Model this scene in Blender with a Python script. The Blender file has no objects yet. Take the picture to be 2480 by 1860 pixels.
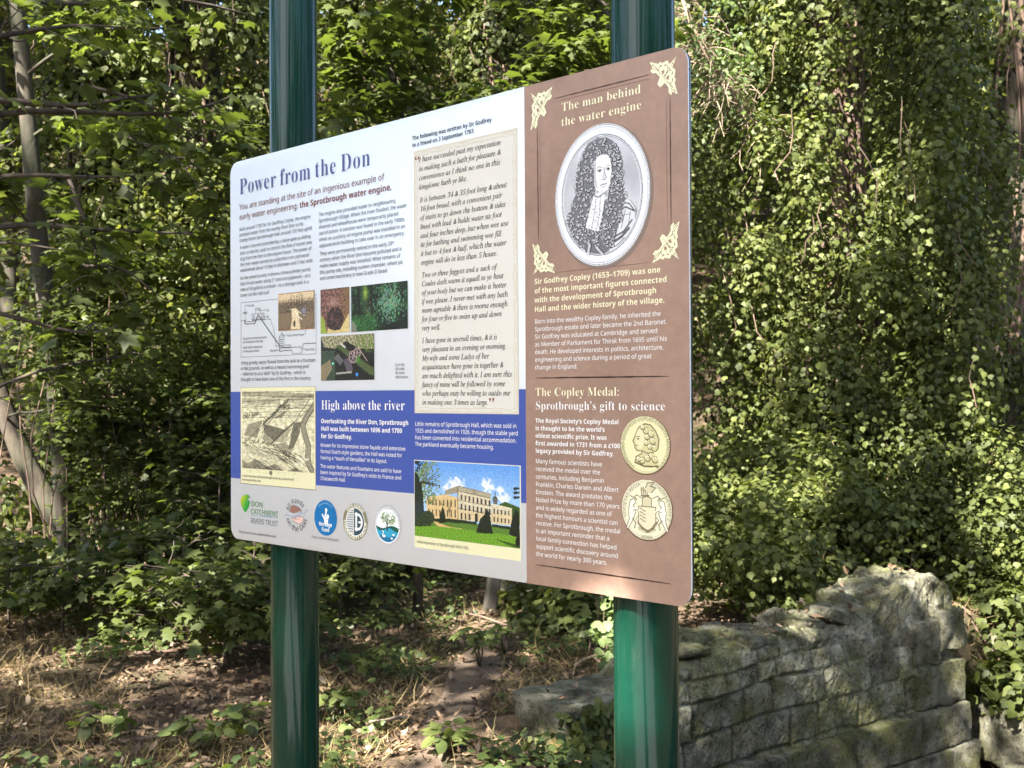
import bpy, math, random
import numpy as np
from mathutils import Matrix, Vector

SC = bpy.context.scene
COL = SC.collection
R = math.radians

# ---------------------------------------------------------------- camera
cam_data = bpy.data.cameras.new('camera')
cam = bpy.data.objects.new('camera', cam_data)
COL.objects.link(cam)
cam_data.sensor_width = 36.0
cam_data.lens = 36.0 * 2494.6 / 2480.0
cam_data.clip_start = 0.05
cam_data.clip_end = 2000
PITCH, ROLL = R(0.57), R(-0.28)
f_ = Vector((0, math.cos(PITCH), math.sin(PITCH)))
r_ = Vector((1, 0, 0))
u_ = r_.cross(f_)
rr = r_ * math.cos(ROLL) + u_ * math.sin(ROLL)
uu = -r_ * math.sin(ROLL) + u_ * math.cos(ROLL)
m3 = Matrix((rr, uu, -f_)).transposed()
cam.matrix_world = Matrix.Translation((0, 0, 1.55)) @ m3.to_4x4()
cam_data.dof.use_dof = True
cam_data.dof.focus_distance = 2.0
cam_data.dof.aperture_fstop = 13.0
SC.camera = cam

# ---------------------------------------------------------------- light
SUN_EL, SUN_AZ = R(46.0), R(216.0)      # azimuth clockwise from +Y
SUN = np.array([math.cos(SUN_EL) * math.sin(SUN_AZ), math.cos(SUN_EL) * math.cos(SUN_AZ), math.sin(SUN_EL)])
world = bpy.data.worlds.new('World')
SC.world = world
world.use_nodes = True
wn = world.node_tree
sky = wn.nodes.new('ShaderNodeTexSky')
sky.sky_type = 'NISHITA'
sky.sun_disc = False
sky.sun_elevation = SUN_EL
sky.sun_rotation = SUN_AZ
sky.air_density = 1.0
sky.dust_density = 2.0
wn.nodes['Background'].inputs['Strength'].default_value = 0.066
wn.links.new(sky.outputs['Color'], wn.nodes['Background'].inputs['Color'])
sun_data = bpy.data.lights.new('sun', 'SUN')
sun_data.energy = 5.0
sun_data.angle = R(0.53)
sun_data.color = (1.0, 0.94, 0.84)
sun = bpy.data.objects.new('sun', sun_data)
COL.objects.link(sun)
sun.rotation_euler = Vector(SUN).to_track_quat('Z', 'Y').to_euler()
SC.view_settings.view_transform = 'Standard'
SC.view_settings.look = 'None'
SC.view_settings.gamma = 1.0
SC.view_settings.exposure = 3.05

# ---------------------------------------------------------------- helpers
def lin(c):
    c = np.asarray(c, float) / 255.0
    return np.where(c <= 0.04045, c / 12.92, ((c + 0.055) / 1.055) ** 2.4)

def unit(v):
    v = np.asarray(v, float)
    return v / np.maximum(np.linalg.norm(v, axis=-1, keepdims=True), 1e-9)

class Noise:
    """smooth vectorised noise: a sum of sines over random directions, about -1..1"""
    def __init__(self, seed, dim=3, n=14):
        g = np.random.default_rng(seed)
        self.k = unit(g.normal(size=(n, dim))) * g.uniform(0.6, 1.7, (n, 1))
        self.p = g.uniform(0, 6.28, n)
        self.n = n
    def __call__(self, p, scale=1.0, octaves=3):
        p = np.asarray(p, float)
        out = 0
        a, s = 1.0, scale
        for o in range(octaves):
            out = out + a * np.sin((p * s) @ self.k.T * 3.0 + self.p * (o + 1)).sum(-1) / math.sqrt(self.n / 2) * 0.55
            a *= 0.5
            s *= 2.1
        return out

def mesh_obj(name, verts, faces, mat=None, parent=None, smooth=False, fattr=None, pattr=None):
    """faces: (n,k) int array or list of them; one mesh object"""
    verts = np.asarray(verts, np.float32)
    fl = faces if isinstance(faces, list) else [faces]
    fl = [np.asarray(f, np.int32) for f in fl if len(f)]
    me = bpy.data.meshes.new(name)
    me.vertices.add(len(verts))
    me.vertices.foreach_set('co', verts.ravel())
    loops = np.concatenate([f.ravel() for f in fl])
    tot = np.concatenate([np.full(len(f), f.shape[1], np.int32) for f in fl])
    start = np.concatenate([[0], np.cumsum(tot)[:-1]]).astype(np.int32)
    me.loops.add(len(loops))
    me.loops.foreach_set('vertex_index', loops)
    me.polygons.add(len(tot))
    me.polygons.foreach_set('loop_start', start)
    me.polygons.foreach_set('loop_total', tot)
    if smooth:
        me.polygons.foreach_set('use_smooth', np.ones(len(tot), bool))
    me.update(calc_edges=True)
    if fattr is not None:
        at = me.attributes.new('ink', 'FLOAT_COLOR', 'FACE')
        at.data.foreach_set('color', np.c_[fattr, np.ones(len(fattr))].astype(np.float32).ravel())
    if pattr is not None:
        for k, v in pattr.items():
            at = me.attributes.new(k, 'FLOAT', 'POINT')
            at.data.foreach_set('value', np.asarray(v, np.float32))
    if mat:
        me.materials.append(mat)
    o = bpy.data.objects.new(name, me)
    COL.objects.link(o)
    if parent:
        o.parent = parent
    return o

def tag(o, label=None, cat=None, group=None, kind=None):
    if label: o['label'] = label
    if cat: o['category'] = cat
    if group: o['group'] = group
    if kind: o['kind'] = kind
    return o

def thing(name, label, cat, loc=(0, 0, 0), rz=0, group=None):
    o = bpy.data.objects.new(name, None)
    COL.objects.link(o)
    o.location = loc
    o.rotation_euler = (0, 0, rz)
    return tag(o, label, cat, group)

class MB:
    """collects shapes for one mesh"""
    def __init__(self):
        self.v, self.q, self.t, self.n = [], [], [], 0
    def add(self, v, quads=None, tris=None):
        v = np.asarray(v, float)
        if quads is not None and len(quads): self.q.append(np.asarray(quads) + self.n)
        if tris is not None and len(tris): self.t.append(np.asarray(tris) + self.n)
        self.v.append(v)
        self.n += len(v)
    def tube(self, path, rad, sides=10, cap=True, wob=0, seed=0):
        path = np.asarray(path, float)
        n = len(path)
        rad = np.broadcast_to(np.asarray(rad, float), (n,))
        g = np.random.default_rng(seed)
        tan = unit(np.gradient(path, axis=0))
        ref = np.array([0.31, 0.17, 0.93]) if abs(tan[0, 2]) < 0.9 else np.array([1.0, 0.1, 0])
        a = np.linspace(0, 2 * math.pi, sides, endpoint=False)
        ph = g.uniform(0, 6.28, 4)
        vs = []
        for i in range(n):
            e1 = unit(np.cross(tan[i], ref))
            e2 = np.cross(tan[i], e1)
            r = rad[i] * (1 + wob * (np.sin(2 * a + ph[0] + i * .35) + np.sin(3 * a + ph[1] - i * .5) + .6 * np.sin(5 * a + ph[2] + i * .9)) * .5)
            vs.append(path[i] + np.outer(np.cos(a) * r, e1) + np.outer(np.sin(a) * r, e2))
        v = np.concatenate(vs)
        i = np.arange(n - 1)[:, None] * sides
        j = np.arange(sides)[None]
        k = (j + 1) % sides
        q = np.stack([i + j, i + k, i + sides + k, i + sides + j], -1).reshape(-1, 4)
        tr = []
        if cap:
            c0, c1 = len(v), len(v) + 1
            v = np.concatenate([v, path[:1], path[-1:]])
            for s in range(sides):
                tr.append((c0, (s + 1) % sides, s))
                b = (n - 1) * sides
                tr.append((c1, b + s, b + (s + 1) % sides))
        self.add(v, q, tr)
    def box(self, lo, hi):
        x0, y0, z0 = lo
        x1, y1, z1 = hi
        v = [(x0, y0, z0), (x1, y0, z0), (x1, y1, z0), (x0, y1, z0), (x0, y0, z1), (x1, y0, z1), (x1, y1, z1), (x0, y1, z1)]
        self.add(v, [(0, 3, 2, 1), (4, 5, 6, 7), (0, 1, 5, 4), (1, 2, 6, 5), (2, 3, 7, 6), (3, 0, 4, 7)])
    def stone(self, lo, hi, rnd=0.03, amp=0.01, freq=9.0, n=7, seed=0, noise=None, tilt=0):
        lo, hi = np.asarray(lo, float), np.asarray(hi, float)
        t = np.linspace(-1, 1, n)
        A, B = np.meshgrid(t, t, indexing='ij')
        one = np.ones_like(A)
        vs, qs, b = [], [], 0
        idx = np.arange(n * n).reshape(n, n)
        q0 = np.stack([idx[:-1, :-1], idx[1:, :-1], idx[1:, 1:], idx[:-1, 1:]], -1).reshape(-1, 4)
        for ax in range(3):
            for s in (-1, 1):
                p = [None] * 3
                p[ax] = one * s
                p[(ax + 1) % 3] = A
                p[(ax + 2) % 3] = B
                vs.append(np.stack(p, -1).reshape(-1, 3))
                qs.append((q0 if s > 0 else q0[:, ::-1]) + b)
                b += n * n
        p = np.concatenate(vs)
        half = (hi - lo) / 2
        r = min(rnd, half.min() * .95)
        w = p * half
        inner = np.clip(w, -(half - r), half - r)
        d = w - inner
        L = np.linalg.norm(d, axis=1, keepdims=True)
        nrm = np.where(L > 1e-9, d / np.maximum(L, 1e-9), 0)
        w = inner + nrm * r
        c = (lo + hi) / 2
        if tilt:
            ca, sa = math.cos(tilt), math.sin(tilt)
            w = np.c_[w[:, 0] * ca - w[:, 2] * sa, w[:, 1], w[:, 0] * sa + w[:, 2] * ca]
        w = w + c
        dn = unit(w - c)
        off = (noise or NZ)(w + seed * 7.31, freq, 4) * .8 + .35 * NZ(w + seed * 3.1, freq * .3, 2)
        w = w + dn * (off * amp)[:, None]
        self.add(w, np.concatenate(qs))
    def build(self, name, mat, parent=None, smooth=True, weld=False):
        fl = []
        if self.q: fl.append(np.concatenate(self.q))
        if self.t: fl.append(np.concatenate(self.t))
        return mesh_obj(name, np.concatenate(self.v), fl, mat, parent, smooth)

NZ = Noise(5)

# ---------------------------------------------------------------- materials
class NT:
    def __init__(self, name):
        self.m = bpy.data.materials.new(name)
        self.m.use_nodes = True
        self.t = self.m.node_tree
        self.bsdf = self.t.nodes['Principled BSDF']
        self.out = self.t.nodes['Material Output']
    def new(self, ty, **kw):
        n = self.t.nodes.new('ShaderNode' + ty)
        for k, v in kw.items():
            if k.startswith('i_'):
                key = k[2:].replace('_', ' ')
                n.inputs[key].default_value = v
            else:
                setattr(n, k, v)
        return n
    def link(self, a, b):
        self.t.links.new(a, b)
    def setp(self, **kw):
        for k, v in kw.items():
            self.bsdf.inputs[k.replace('_', ' ')].default_value = v
    def coord(self, kind='Object'):
        return self.new('TexCoord').outputs[kind]
    def noise(self, scale, detail=5, rough=.6, vec=None, dist=0):
        n = self.new('TexNoise', i_Scale=scale, i_Detail=detail, i_Roughness=rough, i_Distortion=dist)
        self.link(vec if vec is not None else self.coord(), n.inputs['Vector'])
        return n.outputs['Fac']
    def ramp(self, fac, stops):
        n = self.new('ValToRGB')
        e = n.color_ramp.elements
        while len(e) < len(stops): e.new(.5)
        for i, (p, c) in enumerate(stops):
            e[i].position = p
            e[i].color = (c[0], c[1], c[2], 1) if hasattr(c, '__len__') else (c, c, c, 1)
        self.link(fac, n.inputs['Fac'])
        return n.outputs['Color']
    def mix(self, fac, a, b, mode='MIX'):
        n = self.new('Mix', data_type='RGBA', blend_type=mode)
        for s, v in ((0, fac), (6, a), (7, b)):
            if hasattr(v, 'is_linked') or isinstance(v, bpy.types.NodeSocket): self.link(v, n.inputs[s])
            elif s == 0: n.inputs[0].default_value = v
            else: n.inputs[s].default_value = (v[0], v[1], v[2], 1)
        return n.outputs[2]
    def bump(self, h, strength=.5, dist=.01, chain=None):
        n = self.new('Bump', i_Strength=strength, i_Distance=dist)
        self.link(h, n.inputs['Height'])
        if chain is not None: self.link(chain, n.inputs['Normal'])
        self.link(n.outputs['Normal'], self.bsdf.inputs['Normal'])
        return n.outputs['Normal']
    def base(self, c):
        if isinstance(c, bpy.types.NodeSocket): self.link(c, self.bsdf.inputs['Base Color'])
        else: self.bsdf.inputs['Base Color'].default_value = (c[0], c[1], c[2], 1)

def leaf_mat(name, stops, trans, tfac=.35, rough=.38, spec=.5):
    t = NT(name)
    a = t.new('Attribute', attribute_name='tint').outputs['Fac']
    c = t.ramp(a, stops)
    n = t.noise(14, 3)
    c = t.mix(.25, c, t.ramp(n, [(.3, .35), (.7, 1.0)]), 'MULTIPLY')
    t.base(c)
    t.setp(Roughness=rough)
    t.bsdf.inputs['Specular IOR Level'].default_value = spec
    tr = t.new('BsdfTranslucent')
    tc = t.mix(1.0, c, trans, 'MULTIPLY')
    t.link(tc, tr.inputs['Color'])
    ms = t.new('MixShader')
    ms.inputs[0].default_value = tfac
    t.link(t.bsdf.outputs[0], ms.inputs[1])
    t.link(tr.outputs[0], ms.inputs[2])
    t.link(ms.outputs[0], t.out.inputs['Surface'])
    return t.m

M = {}
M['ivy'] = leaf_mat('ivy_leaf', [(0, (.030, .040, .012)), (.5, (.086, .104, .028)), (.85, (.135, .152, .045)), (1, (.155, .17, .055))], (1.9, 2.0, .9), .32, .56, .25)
M['sycamore'] = leaf_mat('sycamore_leaf', [(0, (.036, .048, .014)), (.5, (.070, .090, .025)), (.85, (.10, .12, .036)), (1, (.125, .14, .045))], (1.8, 1.95, .85), .40, .52, .3)
M['far_leaf'] = leaf_mat('woodland_leaf', [(0, (.05, .064, .02)), (.5, (.098, .114, .034)), (1, (.145, .158, .052))], (1.9, 1.9, .9), .40, .52, .3)
M['litter'] = leaf_mat('dead_leaf', [(0, (.045, .03, .019)), (.4, (.115, .075, .047)), (.75, (.23, .155, .10)), (.95, (.38, .29, .195)), (1, (.48, .42, .32))], (1.2, 1, .8), .15, .6, .3)
M['straw'] = leaf_mat('dry_grass', [(0, (.07, .052, .022)), (.5, (.22, .165, .075)), (.85, (.36, .285, .14)), (1, (.10, .125, .035))], (1.5, 1.4, 1), .25, .6, .25)
M['herb'] = leaf_mat('herb_leaf', [(0, (.03, .046, .015)), (.6, (.068, .094, .027)), (1, (.14, .165, .05))], (2.2, 2.2, .9), .35, .45, .4)
M['snow'] = leaf_mat('pale_leaf', [(0, (.07, .10, .04)), (1, (.17, .22, .09))], (2, 2.2, 1.2), .35, .45, .4)

def bark_mat(name, dark, light, green=None, scale=9):
    t = NT(name)
    co = t.new('Mapping')
    co.inputs['Scale'].default_value = (1, 1, .22)
    t.link(t.coord(), co.inputs['Vector'])
    n1 = t.noise(scale, 7, .65, co.outputs[0], .6)
    n2 = t.noise(2.3, 4)
    c = t.ramp(n1, [(.3, dark), (.7, light)])
    if green:
        c = t.mix(t.ramp(n2, [(.45, 0), (.62, .8)]), c, green)
    t.base(c)
    t.setp(Roughness=.85)
    t.bump(n1, .8, .02)
    return t.m
M['bark'] = bark_mat('sycamore_bark', (.022, .017, .012), (.082, .063, .045), (.04, .045, .022), 13)
M['bark_dark'] = bark_mat('dark_bark', (.02, .015, .011), (.085, .062, .045))
M['bark_red'] = bark_mat('ivy_stem_bark', (.05, .032, .024), (.19, .125, .09))
M['bark_pale'] = bark_mat('pale_dead_wood', (.12, .085, .06), (.36, .28, .2))
M['wood'] = bark_mat('weathered_wood', (.025, .022, .017), (.075, .068, .052))
# ================================================================ INFORMATION SIGN
BW, BH, BZ = 1.189, 0.841, 1.231
SIGN = thing('information_sign', 'white, blue and brown heritage information board on two dark green posts', 'sign',
             (-0.1833, 1.9232, 0), R(-41.04))

def pw(x, y, d):
    """print position in mm from the board's top left corner -> sign coordinates, d metres proud of the panel"""
    x, y = np.asarray(x, float), np.asarray(y, float)
    return np.stack([x / 1000 - BW / 2, np.full(np.shape(x), -d), BZ + BH - y / 1000], -1)

# ---- print materials
def print_mat():
    t = NT('printed_ink')
    t.base(t.new('Attribute', attribute_name='ink').outputs['Color'])
    t.setp(Roughness=.36)
    t.bsdf.inputs['Specular IOR Level'].default_value = .35
    return t.m
M['print'] = print_mat()
def flat_mat(name, col, rough=.36, vary=0.0, scale=6):
    t = NT(name)
    c = lin(col)
    if vary:
        n = t.noise(scale, 8, .7)
        n2 = t.noise(scale * 11, 4, .7)
        n = t.mix(.35, t.ramp(n, [(0, 0), (1, 1)]), t.ramp(n2, [(0, 0), (1, 1)]))
        a = t.mix(1, (c[0], c[1], c[2]), (1 - vary, 1 - vary, 1 - vary), 'MULTIPLY')
        b = t.mix(1, (c[0], c[1], c[2]), (1 + vary, 1 + vary, 1 + vary), 'MULTIPLY')
        t.base(t.mix(t.ramp(n, [(.35, 0), (.65, 1)]), a, b))
    else:
        t.base(c)
    t.setp(Roughness=rough)
    t.bsdf.inputs['Specular IOR Level'].default_value = .35
    return t.m
INK = {}
def ink(col):
    k = tuple(col)
    if k not in INK: INK[k] = flat_mat('ink_%02x%02x%02x' % k, col)
    return INK[k]
M['panel'] = flat_mat('white_panel_laminate', (230, 239, 250), .34, .03, 3)
M['brown'] = flat_mat('brown_panel_laminate', (151, 124, 109), .36, .2, 5)
M['blue'] = flat_mat('blue_panel_laminate', (64, 84, 158), .36, .02)
M['cream'] = flat_mat('cream_print', (220, 217, 178), .36, .02)
M['parch'] = flat_mat('parchment_print', (211, 209, 201), .36, .035, 7)

def green_paint():
    t = NT('dark_green_gloss_paint')
    n = t.noise(60, 3)
    mp = t.new('Mapping')
    mp.inputs['Scale'].default_value = (38, 38, .8)
    t.link(t.coord(), mp.inputs['Vector'])
    s = t.noise(1.0, 3, .6, mp.outputs[0])
    c = t.ramp(n, [(.3, (.0020, .027, .0165)), (.7, (.0025, .032, .0205))])
    d1 = t.noise(3.2, 6, .7)
    mp2 = t.new('Mapping')
    mp2.inputs['Scale'].default_value = (90, 90, 5)
    t.link(t.coord(), mp2.inputs['Vector'])
    d2 = t.noise(1.0, 5, .75, mp2.outputs[0])
    dust = t.mix(1, t.ramp(d1, [(.48, 0), (.7, .5)]), t.ramp(d2, [(.5, 0), (.68, 1)]), 'MULTIPLY')
    c = t.mix(dust, c, (.10, .12, .085))
    t.base(c)
    t.setp(Roughness=.16)
    r = t.ramp(s, [(.3, .09), (.7, .2)])
    t.link(r, t.bsdf.inputs['Roughness'])
    t.setp(Coat_Weight=.22, Coat_Roughness=.03)
    t.bsdf.inputs['Specular IOR Level'].default_value = .2
    t.bump(s, .02, .004)
    return t.m
M['green'] = green_paint()

# ---- rounded rectangle sheet / slab
def rrect(x0, y0, x1, y1, r, n=10):
    p = []
    for cx, cy, a0 in ((x1 - r[1], y0 + r[1], -90), (x1 - r[2], y1 - r[2], 0), (x0 + r[3], y1 - r[3], 90), (x0 + r[0], y0 + r[0], 180)):
        rad = r[(1, 2, 3, 0)[len(p) // (n + 1)]]
        for i in range(n + 1):
            a = R(a0 + 90 * i / n)
            p.append((cx + rad * math.cos(a), cy + rad * math.sin(a)))
    return np.array(p)
def slab(outline, d0, d1, name, mat, parent):
    """a plate between depths d0 (front) and d1 (back)"""
    n = len(outline)
    f = pw(outline[:, 0], outline[:, 1], d0)
    b = pw(outline[:, 0], outline[:, 1], d1)
    fr = np.arange(n)[None, ::-1]
    bk = np.arange(n)[None] + n
    i = np.arange(n)
    j = (i + 1) % n
    side = np.stack([i, j, j + n, i + n], -1)
    return mesh_obj(name, np.concatenate([f, b]), [fr, bk, side], mat, parent)
PANEL = slab(rrect(0, 0, 1189, 841, (27, 27, 27, 27)), 0, -.003, 'panel', M['panel'], SIGN)
slab(rrect(.5, .5, 1188.5, 840.5, (26.5, 26.5, 26.5, 26.5)), -.0031, -.0085, 'backing_tray', M['green'], SIGN)
for y0 in (110, 690):
    slab(rrect(40, y0, 1149, y0 + 40, (2, 2, 2, 2)), -.0087, -.0232, 'fixing_rail', M['green'], SIGN)
def sheet(x0, y0, x1, y1, d, name, mat, parent=None, r=(0, 0, 0, 0)):
    o = rrect(x0, y0, x1, y1, r) if any(r) else np.array([(x0, y0), (x1, y0), (x1, y1), (x0, y1)], float)[::1]
    v = pw(o[:, 0], o[:, 1], d)
    return mesh_obj(name, v, np.arange(len(o))[None, ::-1], mat, parent or PANEL)
sheet(868.5, 0.05, 1188.95, 840.95, .0003, 'brown_section', M['brown'], r=(0, 27, 27, 0))
sheet(0.05, 513.5, 868.4, 706.3, .0003, 'blue_band', M['blue'])

# ---- posts
for u in (.131, 1.057):
    b = MB()
    zz = np.linspace(-.25, 3.4, 12)
    b.tube(np.c_[np.full(12, u - BW / 2), np.full(12, .076), zz], .0525, 56)
    po = b.build('post', M['green'], SIGN)
    for z in (BZ + .12, BZ + BH - .12):
        cb = MB()
        a = np.linspace(0, 2 * math.pi, 33)
        ring = np.c_[u - BW / 2 + .0555 * np.cos(a), .076 + .0555 * np.sin(a), np.full(33, z)]
        for k in range(32):
            p0, p1 = ring[k], ring[k + 1]
            e = .018
            i0, i1 = (p0 - (u - BW / 2, .076, z)) * .952, (p1 - (u - BW / 2, .076, z)) * .952
            c0 = np.array((u - BW / 2, .076, z))
            q = [p0 + (0, 0, -e), p1 + (0, 0, -e), p1 + (0, 0, e), p0 + (0, 0, e), c0 + i0 + (0, 0, -e), c0 + i1 + (0, 0, -e), c0 + i1 + (0, 0, e), c0 + i0 + (0, 0, e)]
            cb.add(q, [(0, 1, 2, 3), (3, 2, 6, 7), (0, 4, 5, 1)])
        cb.build('clamp', M['green'], SIGN)

# ---------------------------------------------------------------- lettering
def _map(ch, up, lo, dg):
    if 'A' <= ch <= 'Z': return chr(up + ord(ch) - 65)
    if 'a' <= ch <= 'z': return chr(lo + ord(ch) - 97)
    if '0' <= ch <= '9' and dg: return chr(dg + ord(ch) - 48)
    return None
def glyph_spec(style, ch):
    """unicode character, weight offset and shear for a character in a lettering style"""
    if style == 'sans':
        m = _map(ch, 0x1D5A0, 0x1D5BA, 0x1D7E2)
        return (m, .001, 0) if m else (ch, .002, 0)
    if style == 'bold':
        m = _map(ch, 0x1D5D4, 0x1D5EE, 0x1D7EC)
        return (m, -.002, 0) if m else (ch, .018, 0)
    if style == 'ital':
        if ch == 'h': return ('\u210e', .004, 0)
        m = _map(ch, 0x1D434, 0x1D44E, 0)
        if m: return (m, .004, 0)
        m = _map(ch, 0, 0, 0x1D7CE) if ch.isdigit() else None
        return (m, -.012, .22) if m else (ch, 0, .22)
    m = _map(ch, 0x1D400, 0x1D41A, 0x1D7CE)
    if m: return (m, -.0105 if style == 'serif' else -.002, 0)
    return (ch, 0, 0)

GL = {}
def load_glyphs(need):
    """every glyph once: one text object per weight and slant, one character to a line, split by line again"""
    items = sorted(need)
    spec = {k: glyph_spec(*k) for k in items}
    def make(lines, off, sh):
        cu = bpy.data.curves.new('g', 'FONT')
        cu.body, cu.offset, cu.shear, cu.resolution_u, cu.space_line = '\n'.join(lines), off, sh, 2, 3.0
        o = bpy.data.objects.new('g', cu)
        COL.objects.link(o)
        return o
    uni = sorted({v[0] for v in spec.values()})
    objs = [(make(['HH'] + ['H' + u + 'H' for u in uni], 0, 0), None)]
    for os_ in sorted({v[1:] for v in spec.values()}):
        ch = sorted({v[0] for v in spec.values() if v[1:] == os_})
        objs.append((make(ch, *os_), (os_, ch)))
    bpy.context.view_layer.update()
    dg = bpy.context.evaluated_depsgraph_get()
    def grab(o):
        e = o.evaluated_get(dg)
        me = e.to_mesh()
        v = np.zeros(len(me.vertices) * 3, np.float32)
        me.vertices.foreach_get('co', v)
        me.calc_loop_triangles()
        t = np.zeros(len(me.loop_triangles) * 3, np.int32)
        me.loop_triangles.foreach_get('vertices', t)
        e.to_mesh_clear()
        v = v.reshape(-1, 3)[:, :2].astype(float)
        ln = np.round((.3 - v[:, 1]) / 3.0).astype(int)
        v[:, 1] += ln * 3.0
        return v, t.reshape(-1, 3), ln
    v, t, ln = grab(objs[0][0])
    wid = [np.ptp(v[ln == i][:, 0]) for i in range(len(uni) + 1)]
    adv = {u: wid[i + 1] - wid[0] for i, u in enumerate(uni)}
    geo = {}
    for o, (os_, ch) in objs[1:]:
        v, t, ln = grab(o)
        tl = ln[t[:, 0]] if len(t) else np.zeros(0, int)
        for i, c in enumerate(ch):
            idx = np.flatnonzero(ln == i)
            rm = np.full(len(v), -1)
            rm[idx] = np.arange(len(idx))
            geo[(c, os_)] = (v[idx], rm[t[tl == i]])
    for k in items:
        u, off, sh = spec[k]
        g = geo[(u, (off, sh))]
        GL[k] = (g[0], g[1], adv[u])
    for o, _ in objs: bpy.data.objects.remove(o)
CAPS = {}
def cap_of(st):
    if st not in CAPS:
        CAPS[st] = GL[(st, 'H')][0][:, 1].max()
    return CAPS[st]
def runs(line, style):
    """'*' toggles the bold companion style; '^' raises one small run"""
    cur, sup = style, 0
    for ch in line:
        if ch == '*': cur = 'bold' if cur != 'bold' else style; continue
        if ch == '^': sup = 1 - sup; continue
        yield cur, ch, sup
def line_geo(line, style, cap, track=0):
    """flat glyph geometry of one line in mm, baseline at 0, y up"""
    s = cap / cap_of(style)
    x, V, T, n = 0.0, [], [], 0
    for st, ch, sup in runs(line, style):
        gv, gt, adv = GL[(st, ch)]
        k = s * (.62 if sup else 1)
        if len(gv):
            V.append(gv * k + (x, cap * .42 * sup))
            T.append(gt + n)
            n += len(gv)
        x += (adv * k + track) * (.72 if ch == ' ' and track > 2 else 1)
    return (np.concatenate(V) if V else np.zeros((0, 2))), (np.concatenate(T) if T else np.zeros((0, 3), int)), x

TEXTS = []
def text(name, lines, style, col, x, y, lead, cap, w=None, wl=0, d=.0012, parent=None, x1=None, track=0):
    TEXTS.append(dict(name=name, lines=lines, style=style, col=col, x=x, y=y, lead=lead, cap=cap, w=w, wl=wl, d=d, parent=parent, x1=x1, track=track))
ARCS = []
def arc(lines, style, col, d, parent, name='lettering'):
    """lines: (string, cap, cx, cy, rx, ry, mid angle deg (0 = top, clockwise), outward?, span deg)"""
    ARCS.append((lines, style, col, d, parent, name))

DK, BRN, WHT, CRM, BLU = (52, 54, 60), (118, 58, 42), (240, 240, 240), (240, 234, 200), (62, 74, 132)
text('heading', ['Power from the Don'], 'serif', (78, 86, 136), 35.7, 75.2, 0, 34.5, 437, track=2.2)
text('introduction', ['You are standing at the site of an ingenious example of'], 'sans', BRN, 35.9, 108.9, 0, 12.4, 480.2)
text('introduction', ['early water engineering: *the Sprotbrough water engine.'], 'sans', BRN, 36, 131.2, 0, 12.4, 499)
text('paragraph', ['Built around 1700 for Sir Geoffrey Copley, the engine', 'pumped water from the nearby River Don to his', 'stately home Sprotbrough Hall, around 150 feet uphill.'], 'sans', DK, 36.2, 156, 12.4, 7.4, 258.8, 2)
text('paragraph', ['A water channel controlled by a sluice-gate (a sliding', 'door or barrier used to control the flow of water) was', 'dug from the Don to the engine house. The power of', 'the river water turned an undershot iron and wood', 'waterwheel about 15 feet in diameter and 3 feet wide.'], 'sans', DK, 37.8, 196.8, 12.73, 7.4, 258.5, 4, x1=39)
text('paragraph', ['As the wheel turned, it drove a three-cylinder pump', 'that forced water along 3\u201d cast-iron pipework \u2013 at a', 'rate of 50 gallons a minute \u2013 to a storage tank in a', 'tower on the Hall roof.'], 'sans', DK, 39.1, 265, 12.73, 7.4, 249)
text('paragraph', ['The engine also provided water to neighbouring', 'Sprotbrough Village. When the river flooded, the water', 'channel and wheelhouse were temporarily placed', 'out of action. A solution was found in the early 1900s,', 'when an auxiliary oil engine pump was installed in an', 'adjacent brick building to take over in an emergency.'], 'sans', DK, 315.3, 156.2, 12.87, 7.4, 253.7, 5, x1=317.3)
text('paragraph', ['They were permanently retired in the early 20^th', 'century when the River Don became polluted and a', 'mains water supply was installed. What remains of', 'this pump site, including sunken chamber, wheel pit', 'and some machinery is now Grade II listed.'], 'sans', DK, 318.5, 236.8, 12.62, 7.4, 247.7, 3)
text('paragraph', ['Using gravity, water flowed from the tank to a fountain', 'in the grounds, as well as a heated swimming pool', '\u2013 referred to as a \u2018bath\u2019 by Sir Godfrey \u2013 which is', 'thought to have been one of the first in the country.'], 'sans', DK, 40.3, 453.2, 12.28, 7.4, 261.7)
text('caption', ['Scan the', 'QR code', 'for more', 'information.'], 'sans', DK, 544.8, 467.4, 7.83, 4.9, 35.8, 3)
text('caption', ['A bird\u2019s eye view titled Sprotbrough drawn by Leonard Knyff', 'and engraved by J. Kip.'], 'sans', DK, 45.4, 701.2, 8.6, 5, 186)
text('subheading', ['High above the river'], 'serif', WHT, 322.2, 551.2, 0, 18.6, 247.3, track=.5)
text('paragraph', ['Overlooking the River Don, Sprotbrough', 'Hall was built between 1696 and 1700', 'for Sir Godfrey.'], 'bold', WHT, 321.3, 579, 15.23, 8.8, 257.9)
text('paragraph', ['Known for its impressive stone fa\u00e7ade and extensive', 'formal Dutch-style gardens, the Hall was noted for', 'having a \u201ctouch of Versailles\u201d in its layout.'], 'sans', WHT, 319.9, 627.2, 12.7, 7.4, 250.8)
text('paragraph', ['The water features and fountains are said to have', 'been inspired by Sir Godfrey\u2019s visits to France and', 'Chatsworth Hall.'], 'sans', WHT, 319.2, 670, 12.4, 7.4, 239.8, 1)
text('introduction', ['The following was written by Sir Godfrey', 'to a friend on 3 September 1707:'], 'bold', DK, 593.5, 46.2, 12.83, 7.7, 200.5)
QK = (50, 48, 46)
text('quotation', ['I have succeeded past my expectation', 'in making such a bath for pleasure &', 'convenience as I think no one in this', 'kingdome hath ye like.'], 'ital', QK, 611.9, 90.2, 17, 9.6, 203.6)
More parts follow.
